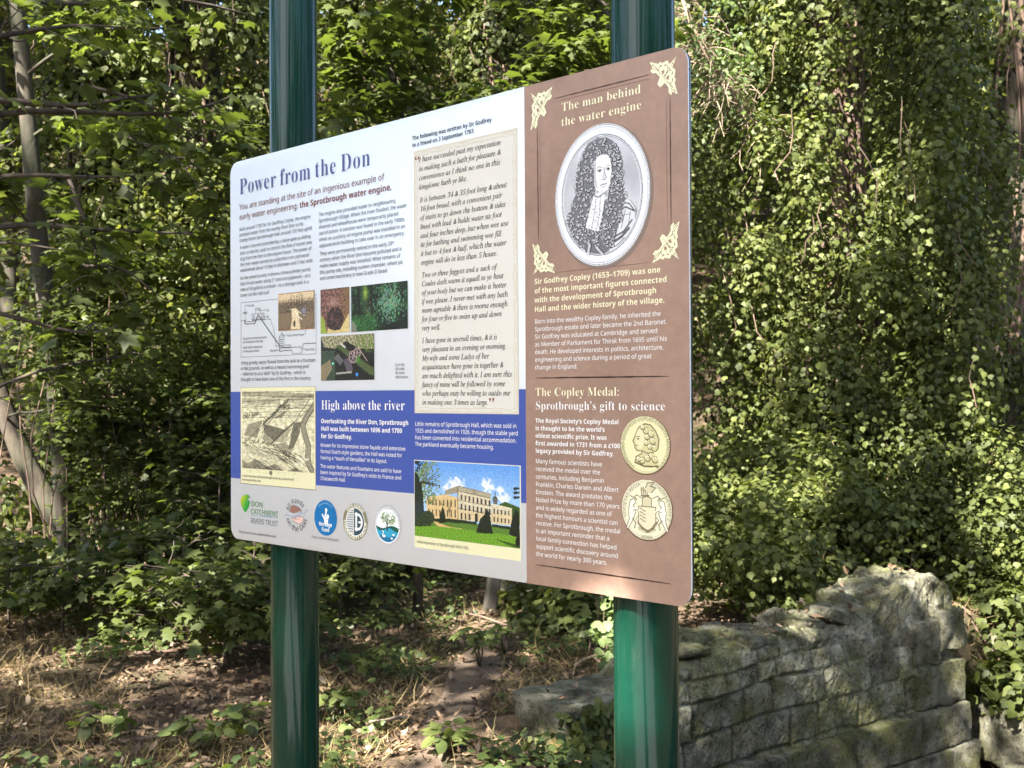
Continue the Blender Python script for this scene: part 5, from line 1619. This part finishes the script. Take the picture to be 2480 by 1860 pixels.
bush('ivy_bush', 'ivy trailing over the stone blocks at the lower right corner', mound(4, [(2440, 1560, 6.6), (2480, 1650, 6.3), (2500, 1750, 6.1), (2460, 1500, 6.9), (2350, 1500, 7.1)], 36, .17, 70, .12), .07, M['ivy'], T_IVY, 671, .3)
bush('snowberry_shrub', 'pale sunlit sprig of round leaves beside the right post under the board', mound(5, [(1480, 1480, 6.0), (1500, 1520, 5.9), (1460, 1540, 5.95), (1520, 1450, 6.0), (1500, 1570, 5.8)], 16, .11, 20, .05), .062, M['snow'], T_OVAL, 691, .6, 'mix', 'shrub', 12)
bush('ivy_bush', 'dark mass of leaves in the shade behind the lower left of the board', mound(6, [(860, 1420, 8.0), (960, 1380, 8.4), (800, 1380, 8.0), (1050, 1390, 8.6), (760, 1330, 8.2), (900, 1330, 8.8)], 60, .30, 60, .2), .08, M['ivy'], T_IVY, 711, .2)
bush('shrub', 'leafy shrub at the lower left edge beneath the leaning trunk', mound(7, [(20, 1350, 8), (60, 1400, 7.5), (-40, 1380, 7.6), (180, 1420, 7.6), (20, 1250, 10.2), (230, 1180, 10.2)], 44, .24, 34, .18), .095, M['far_leaf'], T_OVAL, 731, .35, 'mix', 'shrub')
bush('shrub', 'pale leaved shrub catching the sun left of the board', mound(8, [(430, 620, 9.2), (380, 700, 9.2), (480, 560, 9.4), (340, 560, 9.4), (520, 700, 9.0), (420, 860, 9.2), (540, 820, 9.2)], 70, .34, 90, .25), .062, M['far_leaf'], T_OVAL, 751, .6, 'mix', 'shrub', 16)

bush('shrub', 'leafy shrub hiding the foot of the pale barked sycamore at the left', mound(9, [(150, 850, 7.9), (150, 950, 7.9), (190, 1050, 7.9), (220, 1150, 7.8), (120, 780, 7.9), (250, 1000, 8.0)], 46, .22, 46, .13), .062, M['sycamore'], T_SYC, 771, .5, 'spray', 'shrub', 12)
bush('shrub', 'broad leafy shrub filling the shade between the leaning trunk and the board', mound(10, [(300, 1000, 8.6), (400, 1080, 8.5), (480, 950, 8.7), (540, 1130, 8.5), (350, 900, 8.8), (450, 1200, 8.2), (560, 1020, 8.6)], 80, .26, 50, .2), .064, M['sycamore'], T_SYC, 791, .5, 'spray', 'shrub', 16)

# ivy hanging on the low end of the wall
lv = Leaves(81)
g = np.random.default_rng(81)
t = thing('ivy_plant', 'small dark ivy plant clinging to the low end of the stone wall', 'ivy', (WALL0[0], WALL0[1], 0), WANG)
b = MB()
for k in range(9):
    x0 = g.uniform(.36, .64)
    q = np.c_[x0 + .05 * np.sin(np.linspace(0, 4, 10) + k), np.full(10, -.03), np.linspace(-.3, g.uniform(.02, .2), 10)]
    b.tube(q, .005, 5)
b.build('stems', M['bark_red'], t)
n = 420
P = np.c_[g.normal(.47, .10, n), -.035 - np.abs(g.normal(0, .022, n)), g.uniform(-.34, .20, n)]
P[:, 0] += .25 * (P[:, 2] < -.1) * g.random(n) - .05
lv.add(P, unit(np.array((0, -1, .25)) + g.normal(size=(n, 3)) * .35), unit(np.array((0, 0, -1)) + g.normal(size=(n, 3)) * .5), g.uniform(.035, .065, n), np.clip(g.normal(.4, .2, n), 0, 1))
n = 60
P = np.c_[g.normal(.27, .04, n), g.uniform(-.03, .3, n), g.uniform(-.32, .02, n)]
lv.add(P, unit(np.array((-1, -.5, .3)) + g.normal(size=(n, 3)) * .4), unit(np.array((0, 0, -1)) + g.normal(size=(n, 3)) * .5), g.uniform(.03, .055, n), np.clip(g.normal(.6, .2, n), 0, 1))
lv.build('leaves', M['ivy'], t, T_IVY)

# pale dead limb hung with dry twigs, right of the right post
g = np.random.default_rng(91)
t = thing('dead_tree', 'pale sunlit dead limb with bare twigs leaning beside the top right of the board', 'dead tree', (*W(1960, 600, 8.6)[:2], float(ground_z(W(1960, 600, 8.6)[0], 8.6))))
bs = np.array(t.location)
pth = np.array([W(2080, 760, 9.4), W(1960, 520, 8.9), W(1860, 350, 8.3), W(1770, 220, 8.1), W(1690, 90, 8.0), W(1640, -60, 8.0)])
b = MB()
pth[0, 2] = bs[2] - .1
pp = np.stack([np.interp(np.linspace(0, 5, 24), range(6), pth[:, k]) for k in range(3)], -1)
for _ in range(2): pp[1:-1] = (pp[:-2] + 2 * pp[1:-1] + pp[2:]) / 4
b.tube(pp - bs, np.linspace(.034, .014, 24), 8, wob=.15)
b.build('trunk', M['bark_pale'], t)
b = MB()
for k in range(190):
    u = g.uniform(.4, 1)
    q = np.array([np.interp(u, np.linspace(0, 1, 24), pp[:, a]) for a in range(3)])
    d = unit(np.array((-.5, -.35, .1)) * g.choice([1, 1, -.6]) + g.normal(size=3) * .6)
    e = q + d * g.uniform(.2, .6)
    e[2] -= .1
    b.tube(bend(q, e, 6, .03, .06, k) - bs, np.linspace(.006, .002, 6), 4, cap=False)
b.build('twigs', M['bark_pale'], t)
lv = Leaves(92)
for k in range(110):
    u = g.uniform(.45, 1.0)
    q = np.array([np.interp(u, np.linspace(0, 1, 24), pp[:, a]) for a in range(3)])
    lv.blob(q - bs + g.normal(size=3) * .22, (.16, .16, .10), 12, .042, 'mix', .45)
lv.build('dry_leaves', M['snow'], t, T_OVAL)

# ================================================================ FAR WOOD
far = [(-7.5, 15, 'pale green tree high on the bank at the far upper left'), (-5.2, 17, 'airy tree on the bank behind the pale barked sycamore'), (-2.6, 17.5, 'broad leaved tree on the bank left of the left post top'), (.6, 18, 'bright green tree high on the bank above the middle of the board'), (2.2, 16, 'tree on the bank behind the brown end of the board'), (6.6, 16, 'dark leaved tree on the bank at the far upper right'), (8.2, 14, 'leafy tree beyond the right edge of the iron railing'), (-9.5, 19, 'tall tree at the top of the bank on the far left'), (4.0, 20, 'tall tree at the top of the bank behind the broad ivy tree')]
for i, (x, y, lab) in enumerate(far):
    g = np.random.default_rng(800 + i)
    z = float(ground_z(x, y))
    t = thing('woodland_tree', lab, 'tree', (x, y, z), group='trees on the wooded bank')
    H = 8.5
    p = bend((0, 0, -.3), (g.normal(0, .5), 0, H), 12, 0, .02, i)
    b = MB()
    b.tube(p, np.linspace(.2, .07, 12), 9, wob=.12, seed=i)
    lv = Leaves(820 + i)
    for k in range(26):
        h = g.uniform(1.0, H)
        q = np.array([np.interp(h, p[:, 2], p[:, a]) for a in range(3)])
        a = g.uniform(-3.3, .2)
        e = q + (math.cos(a) * g.uniform(.8, 2.2), math.sin(a) * g.uniform(.6, 1.8), g.uniform(-.2, .7))
        b.tube(bend(q, e, 7, .1, .05, k), np.linspace(.03, .006, 7), 5, cap=False)
        for m in range(3):
            lv.blob(q + (e - q) * g.uniform(.5, 1.05) + g.normal(size=3) * .25, (.6, .6, .3), 60, .17, 'spray', .55 + g.normal(0, .16), .5)
    b.build('trunk', M['bark'], t)
    lv.build('crown', M['far_leaf'], t, T_OVAL)
# undergrowth and canopy of the hillside, read as one mass
lv = Leaves(901)
g = np.random.default_rng(901)
for k in range(850):
    y = g.uniform(11.5, 25)
    x = g.uniform(-.62, .62) * y
    z = float(ground_z(x, y)) + g.uniform(.1, 1.0) + (g.random() ** 2) * 6.5
    lv.blob((x, y, z), (g.uniform(.4, .9), .5, g.uniform(.25, .6)), 80, .115, 'mix', .45 + g.normal(0, .15), .4)
for k in range(420):                                             # thick growth up the middle of the bank
    y = g.uniform(13.6, 19)
    x = g.uniform(-.24, .13) * y
    lv.blob((x, y, float(ground_z(x, y)) + g.uniform(.2, 7.5)), (g.uniform(.4, .8), .5, g.uniform(.3, .6)), 80, .10, 'mix', .45 + g.normal(0, .16), .4)
for k in range(420):
    y = g.uniform(22, 29)
    x = g.uniform(-.65, .65) * y
    lv.blob((x, y, float(ground_z(x, y)) + g.uniform(0, 12)), (1.2, .9, .8), 70, .24, 'mix', .5 + g.normal(0, .16), .4)
o = lv.build('woodland_undergrowth', M['far_leaf'], None, T_HEX)
tag(o, 'mass of leaves covering the steep wooded bank behind everything', 'woodland', kind='stuff')
# ================================================================ CANOPY OVERHEAD (casts the dappled shade)
# crowns of three tall trees behind the viewpoint, on the sun's side
E1v = unit(np.array((-SUN[1], SUN[0], 0)))
E1v = E1v if E1v[0] > 0 else -E1v
E2v = np.cross(SUN, E1v)
E2v = E2v if E2v[2] > 0 else -E2v
def sun_uv(p):
    p = np.asarray(p, float)
    return np.stack([p @ E1v, p @ E2v], -1)
# clearings through which the sun comes: (point it strikes, radius across, radius along)
gaps = []
def gap(p, r, r2=None, k=1.0): gaps.append((sun_uv(p), r, r2 or r, k))
bx, by = math.cos(R(-41.04)), math.sin(R(-41.04))
def sgn(u, v, d): return np.array((-.1833 + bx * u - by * d, 1.9232 + by * u + bx * d, v))
gap(sgn(1.035 - BW / 2, 1.125, .03), .125, .13)
gap(sgn(1.070 - BW / 2, 1.05, .03), .07, .07)
for px, py, Y, r in ((430, 430, 9.3, .55), (420, 600, 9.2, .4), (330, 560, 9.3, .35), (360, 330, 9.0, .35), (470, 760, 9.1, .3), (250, 480, 9, .3), (60, 200, 8.2, .12), (75, 420, 8.2, .1), (180, 700, 9, .25), (200, 90, 10.5, .5), (30, 420, 12.3, .3), (300, 150, 9.5, .3), (520, 200, 9.5, .3), (620, 330, 9, .25),
                     (1900, 180, 7.9, .42), (1860, 330, 7.9, .5), (1930, 440, 7.9, .35), (1780, 440, 7.8, .35), (2000, 120, 8.2, .25), (1720, 50, 8.1, .35), (1770, 160, 8.1, .25), (2230, 30, 12, .6), (2080, 300, 8, .16), (1790, 520, 8, .3), (2150, 60, 9, .3),
                     (2400, 650, 10.3, .3), (2280, 720, 12, .3), (2250, 700, 8.6, .16), (2440, 330, 10, .25), (2290, 870, 8.3, .1), (2460, 1150, 8, .22), (2470, 1350, 7.4, .22), (2200, 1010, 8.3, .1),
                     (900, 90, 6.7, .16), (860, 200, 6.7, .12), (960, 300, 6.7, .1), (1090, 60, 12, .4), (1180, 40, 16, .6), (1290, 230, 7.1, .14), (1380, 60, 7.2, .16), (1060, 200, 12, .3), (800, 130, 9, .3),
                     (150, 1560, 6.3, .16), (60, 1590, 6.0, .14), (330, 1530, 6.4, .15), (400, 1640, 5.7, .14), (470, 1600, 5.8, .10), (240, 1520, 6.8, .12), (40, 1660, 5.6, .10), (420, 1545, 6.2, .12), (110, 1540, 6.6, .18), (200, 1580, 6.2, .12),
                     (1140, 1510, 6.9, .14), (1690, 1440, 8.0, .28), (1660, 1400, 8.2, .3), (1660, 1490, 7.6, .2), (1500, 1500, 5.95, .13), (1470, 1560, 5.9, .09), (960, 1820, 4.5, .11), (1010, 1800, 4.6, .07), (1060, 1830, 4.4, .07), (900, 1850, 4.4, .08),
                     (330, 1000, 8.5, .2), (480, 1050, 8.5, .2), (540, 900, 8.6, .18), (300, 1120, 8.2, .15), (170, 900, 7.9, .13), (210, 1100, 7.8, .12), (400, 950, 8.6, .14), (190, 1470, 6.6, .10), (120, 1490, 6.5, .09), (360, 1470, 6.6, .08), (490, 1430, 6.1, .09), (570, 1400, 6.2, .07), (60, 1100, 9.3, .09), (110, 1230, 9.3, .08), (120, 780, 8.2, .08), (30, 1030, 9.3, .07), (240, 1400, 8.8, .18), (290, 1420, 8.4, .14), (420, 1170, 7.6, .16), (120, 1090, 8.6, .16), (350, 1440, 6.6, .12), (500, 1290, 7, .1), (620, 1230, 6.6, .10), (240, 920, 8.8, .14), (640, 1340, 6.3, .08),
                     (1950, 1210, 7.2, .16), (1780, 1180, 7.3, .14), (1720, 790, 8.4, .14), (1730, 930, 8.2, .10), (2000, 980, 8, .08), (1700, 1330, 6.9, .12), (1960, 560, 8, .12), (1900, 1450, 5.4, .05), (2080, 500, 8, .10), (1230, 1730, 4.45, .05)):
    gap(at(px, py, Y), r * 1.45)
g = np.random.default_rng(76)
ex = []  # extra crown leaves, added to keep sun off board, posts, wall and ivy
for k in range(2300): ex.append(sun_uv(sgn(g.uniform(-.12, 1.31) - BW / 2, g.uniform(1.16, 2.18), 0)))
for k in range(800):
    u = .131 if k % 2 else 1.057
    ex.append(sun_uv(sgn(u - BW / 2 + g.uniform(-.15, .15), g.uniform(.2, 3.3), .05)))
NB = len(ex)
for k in range(350):                                             # and the wall stays shaded
    a_, z_ = g.uniform(.4, 3.3), g.uniform(-.7, .5)
    ex.append(sun_uv((a_ * WDIR[0], 4.37 + a_ * WDIR[1], z_)))
for k in range(1300): ex.append(sun_uv(at(g.uniform(1900, 2480), g.uniform(640, 1120), 8.0)))
for k in range(500): ex.append(sun_uv(at(g.uniform(1680, 1900), g.uniform(900, 1120), 7.6)))
for k in range(1900): ex.append(sun_uv(at(g.uniform(1680, 2480), g.uniform(980, 1420), 7.2)))
ex = np.array(ex)
g = np.random.default_rng(77)
CN = Noise(78, 2)
NLEAF = 135000
uv = np.c_[g.uniform(-17, 7.5, NLEAF), g.uniform(1.5, 21, NLEAF)]
uv = uv[(uv[:, 0] < 1.7) | (uv[:, 1] > 8.5)]
NLEAF = len(uv)
dens = .60 + .50 * CN(uv, .42, 3) + .12 * CN(uv + 40, 1.6, 2)
dens = np.clip(dens, .10, 1)
keep = g.random(NLEAF) < dens
for c, r1, r2, k in gaps:
    d = np.hypot((uv[:, 0] - c[0]) / r1, (uv[:, 1] - c[1]) / r2)
    keep &= ~((d < 1 + g.normal(0, .12, NLEAF)) & (g.random(NLEAF) < k))
ke = np.ones(len(ex), bool)
for i_, (c, r1, r2, k) in enumerate(gaps):
    far_ = np.hypot((ex[:, 0] - c[0]) / r1, (ex[:, 1] - c[1]) / r2) > (.72 if i_ < 2 else 1.15)
    if i_ >= 2: far_[:NB] = True
    ke &= far_
uv = np.concatenate([uv[keep], ex[ke]])
n = len(uv)
dep = 8.2 + g.uniform(0, 2.2, n) + 1.0 * CN(uv, .3, 2)
dep[-ke.sum():] = 7.6 + g.uniform(0, .6, ke.sum())
P = uv[:, :1] * E1v + uv[:, 1:] * E2v + dep[:, None] * SUN
N = unit(SUN * .8 + (0, 0, .5) + g.normal(size=(n, 3)) * .35)
Tt = unit(g.normal(size=(n, 3)) + (0, 0, -.3))
S = g.uniform(.11, .19, n)
S[-ke.sum():] *= .65
tint = np.clip(g.normal(.5, .18, n), 0, 1)
# shift each leaf so its middle, not its stalk, sits on the ray
P = P - .42 * S[:, None] * unit(Tt - (Tt * N).sum(1, keepdims=True) * N)
roots = np.array([(-9.5, -4.5), (-3.2, -6.4), (2.6, -6.6)])
own = np.argmin(np.stack([np.hypot(P[:, 0] - r[0] * .6, (P[:, 1] - r[1]) * .35) for r in roots]), 0)
names = ['tall leafy tree behind the viewpoint on the left, shading the sign', 'tall leafy tree straight behind the viewpoint, nearest the sun', 'tall leafy tree behind the viewpoint on the right, shading the wall']
for i, r in enumerate(roots):
    k = own == i
    t = thing('shade_tree', names[i], 'tree', (r[0], r[1], 0))
    b = MB()
    topz = 13.0
    pth = bend((0, 0, -.3), (.3 * i, 1.5, topz), 12, 0, .02, 40 + i)
    b.tube(pth, np.linspace(.30, .10, 12), 12, wob=.12, seed=i)
    c = P[k]
    for m in range(22):
        e = c[g.integers(len(c))] - (r[0], r[1], 0)
        h = min(max(e[2] * .75, 3.5), topz - .5)
        s = np.array([np.interp(h, pth[:, 2], pth[:, a]) for a in range(3)])
        b.tube(bend(s, e + (0, 0, .1), 10, .4, .03, m), np.linspace(.06, .01, 10), 6, cap=False)
    b.build('trunk', M['bark'], t)
    lv = Leaves(950 + i)
    lv.add(P[k] - (r[0], r[1], 0), N[k], Tt[k], S[k], tint[k])
    lv.build('crown', M['sycamore'], t, T_OVAL)

# tall trees' skirts and shrubs behind the viewpoint, with an opening between them
def screen(name, label, pts, seed, n):
    gg = np.random.default_rng(seed)
    bl = []
    for k in range(n):
        u = gg.uniform(0, len(pts) - 1.001)
        i = int(u)
        q = np.array(pts[i]) + (np.array(pts[i + 1]) - np.array(pts[i])) * (u - i)
        h = gg.uniform(.2, q[2])
        bl.append(((q[0] + gg.uniform(-.4, .4) * (.15 if u < .2 else 1), q[1] + gg.uniform(-.5, .5), h), (.6, .5, .5), 85))
    bush(name, label, bl, .16, M['far_leaf'], T_OVAL, seed, .3, 'mix', 'bush', 24)
screen('tall_shrub', 'tall leafy screen behind the viewpoint, on the left', [(-1.15, -8.2, 6.8), (-2.6, -8.4, 6), (-5, -8.6, 4.7), (-9.5, -6.5, 4.6), (-11, -2, 5), (-10, 3, 6), (-10.5, 9, 8)], 1201, 500)
screen('tall_shrub', 'tall leafy screen behind the viewpoint, on the right', [(-.2, -8.2, 6.8), (4, -8.6, 6.4), (8, -6.5, 6.2), (10, -2, 6), (10.5, 3, 7), (11, 8, 8)], 1221, 470)
# ================================================================ GROUND COVER
g = np.random.default_rng(33)
LN = Noise(34, 2)
def scatter(n, y0, y1, k=.56, pw_=1.0, xlo=-9, xhi=9):
    y = y0 + (y1 - y0) * g.random(n) ** pw_
    x = g.uniform(-k, k, n) * y
    ok = (x > xlo) & (x < xhi)
    return x[ok], y[ok]
def offwall(x, y):
    s, f = wall_sd(x, y)
    return ~((s > -.03) & (s < 3.4) & (f > -.46) & (f < .14)) & ~((s > .05) & (s < .95) & (f > -.46) & (f < .75) & (np.random.default_rng(2).random(np.shape(s)) < .8))
# fallen leaves
x, y = scatter(46000, 3.2, 15, pw_=1.35)
ok = offwall(x, y) & (LN(np.c_[x, y], .45, 3) > -1.3)
onpath = np.min(np.hypot(x[:, None] - cx_[None, ::3], y[:, None] - cy_[None, ::3]), 1) < .15
ok &= ~(onpath & (g.random(len(x)) < .8))
x, y = x[ok], y[ok]
n = len(x)
lv = Leaves(35)
P = np.c_[x, y, ground_z(x, y) + g.uniform(.004, .03, n)]
lv.add(P, unit(np.array((0, 0, 1.0)) + g.normal(size=(n, 3)) * .38), g.normal(size=(n, 3)), g.uniform(.02, .062, n), np.clip(g.beta(2, 2.6, n), 0, 1))
o = lv.build('leaf_litter', M['litter'], None, T_DEAD)
tag(o, 'fallen brown leaves lying over the woodland floor', 'fallen leaves', kind='stuff')
# leaves lying on the wall, blocks and steps
lv = Leaves(36)
n = 260
s = g.uniform(.3, 3.1, n)
yy = g.uniform(.05, .4, n)
q = np.c_[WALL0[0] + s * WDIR[0] - yy * .563, WALL0[1] + s * WDIR[1] + yy * .826, top(s) + .03]
kk = (g.random(n) < .25) | ((s > 1.5) & (s < 2.6))
q = q[kk]
q2 = np.c_[g.uniform(3.0, 3.6, 160), g.uniform(5.8, 7.2, 160), np.zeros(160)]
q2[:, 2] = np.where(q2[:, 1] > 6.85, -.05, np.where(q2[:, 1] > 6.3, -.37, -.65))
P = np.concatenate([q, q2])
n = len(P)
lv.add(P, unit(np.array((0, 0, 1.0)) + g.normal(size=(n, 3)) * .4), g.normal(size=(n, 3)), g.uniform(.03, .07, n), np.clip(g.beta(2.5, 2, n), 0, 1))
o = lv.build('leaf_litter', M['litter'], None, T_DEAD)
tag(o, 'dry brown leaves caught on the wall top and stone steps', 'fallen leaves', kind='stuff')
# dry grass
x, y = scatter(44000, 3.4, 8.2, pw_=1.2)
dn = LN(np.c_[x, y] + 11, .7, 3)
ok = offwall(x, y) & (dn > np.where((y < 6.6) & (x < -.2), -.55, .25)) & (np.min(np.hypot(x[:, None] - cx_[None, ::3], y[:, None] - cy_[None, ::3]), 1) > .22)
x, y = x[ok], y[ok]
n = len(x)
lv = Leaves(37)
P = np.c_[x, y, ground_z(x, y) - .005]
T_ = unit(g.normal(size=(n, 3)) * (1, 1, .25) + (0, 0, .42))
lv.add(P, unit(g.normal(size=(n, 3)) + (0, -.3, .5)), T_, g.uniform(.06, .2, n), np.clip(g.beta(2.4, 2.2, n), 0, 1))
o = lv.build('dry_grass', M['straw'], None, T_BLADE)
tag(o, 'dry straw coloured grass and stalks around the sign', 'grass', kind='stuff')
# low green plants
x, y = scatter(38000, 3.4, 10, pw_=1.2)
dn = LN(np.c_[x, y] + 23, .8, 3)
ok = offwall(x, y) & (dn > np.where(x < -.25, .12, .32)) & (np.min(np.hypot(x[:, None] - cx_[None, ::3], y[:, None] - cy_[None, ::3]), 1) > .27)
x, y = x[ok], y[ok]
n = len(x)
lv = Leaves(38)
P = np.c_[x, y, ground_z(x, y) + np.abs(g.normal(.05, .05, n))]
lv.add(P, unit(np.array((0, -.15, 1.0)) + g.normal(size=(n, 3)) * .35), unit(g.normal(size=(n, 3)) * (1, 1, .3)), g.uniform(.018, .058, n), np.clip(g.normal(.45, .22, n), 0, 1))
o = lv.build('ground_cover', M['herb'], None, T_IVY)
tag(o, 'low green leaves of nettle, ivy and herbs growing through the litter', 'ground cover', kind='stuff')
# fallen sticks
sticks = [((-2.2, 6.0), (-1.0, 6.25), 'long grey stick lying across the litter at the left'), ((-.5, 4.9), (-.62, 4.45), 'pale broken stalk standing up in front of the path'), ((.35, 5.9), (.95, 6.3), 'thin straw stalk leaning over near the right post'), ((-1.9, 4.6), (-1.2, 4.9), 'short brown stick in the dry grass at the lower left')]
for i, (a, c, lab) in enumerate(sticks):
    za, zc_ = float(ground_z(*a)), float(ground_z(*c))
    b = MB()
    up = .14 if i in (1, 2) else .02
    b.tube(bend((0, 0, .015), (c[0] - a[0], c[1] - a[1], zc_ - za + up), 10, 0, .03, i), np.linspace(.011, .005, 10), 6)
    o = b.build('fallen_stick', M['bark_pale' if i in (1, 2) else 'bark_red'])
    o.location = (*a, za)
    tag(o, lab, 'stick')
# single seedlings that stand out
seed_ = [(905, 1625, 5.5, .20, 'bright green seedling in front of the path between the posts'), (935, 1560, 6.2, .24, 'taller sunlit seedling behind the bright green one'), (1160, 1610, 5.9, .22, 'pale yellow green seedling beside the path under the board'), (810, 1740, 4.9, .16, 'low leafy plant just right of the foot of the left post'), (1045, 1820, 4.35, .14, 'small plant at the edge of the bare patch of earth'), (560, 1780, 4.7, .15, 'cluster of rounded green leaves left of the left post'), (500, 1820, 4.5, .14, 'rounded plant in the dry grass at the bottom edge'), (1225, 1570, 6.2, .2, 'dark green seedling in front of the shaded ivy bush'), (250, 1790, 4.7, .12, 'low green plant in the grass at the lower left')]
for i, (px, py, Y, h, lab) in enumerate(seed_):
    q = at(px, py, Y)
    z = float(ground_z(q[0], Y))
    t = thing('seedling', lab, 'plant', (q[0], Y, z), group='seedlings in the litter')
    gg = np.random.default_rng(60 + i)
    b = MB()
    lv = Leaves(70 + i)
    for k in range(5):
        a = gg.uniform(0, 6.28)
        e = np.array((math.cos(a) * .07, math.sin(a) * .07, h * gg.uniform(.6, 1)))
        b.tube(bend((0, 0, -.02), e, 6, 0, .05, k), .003, 5)
        lv.blob(e, (.07, .07, .035), 9, .062, 'spray', .75, .3)
    b.build('stems', M['herb'], t)
    lv.build('leaves', M['herb'], t, T_SYC if i in (0, 1, 2) else T_OVAL)
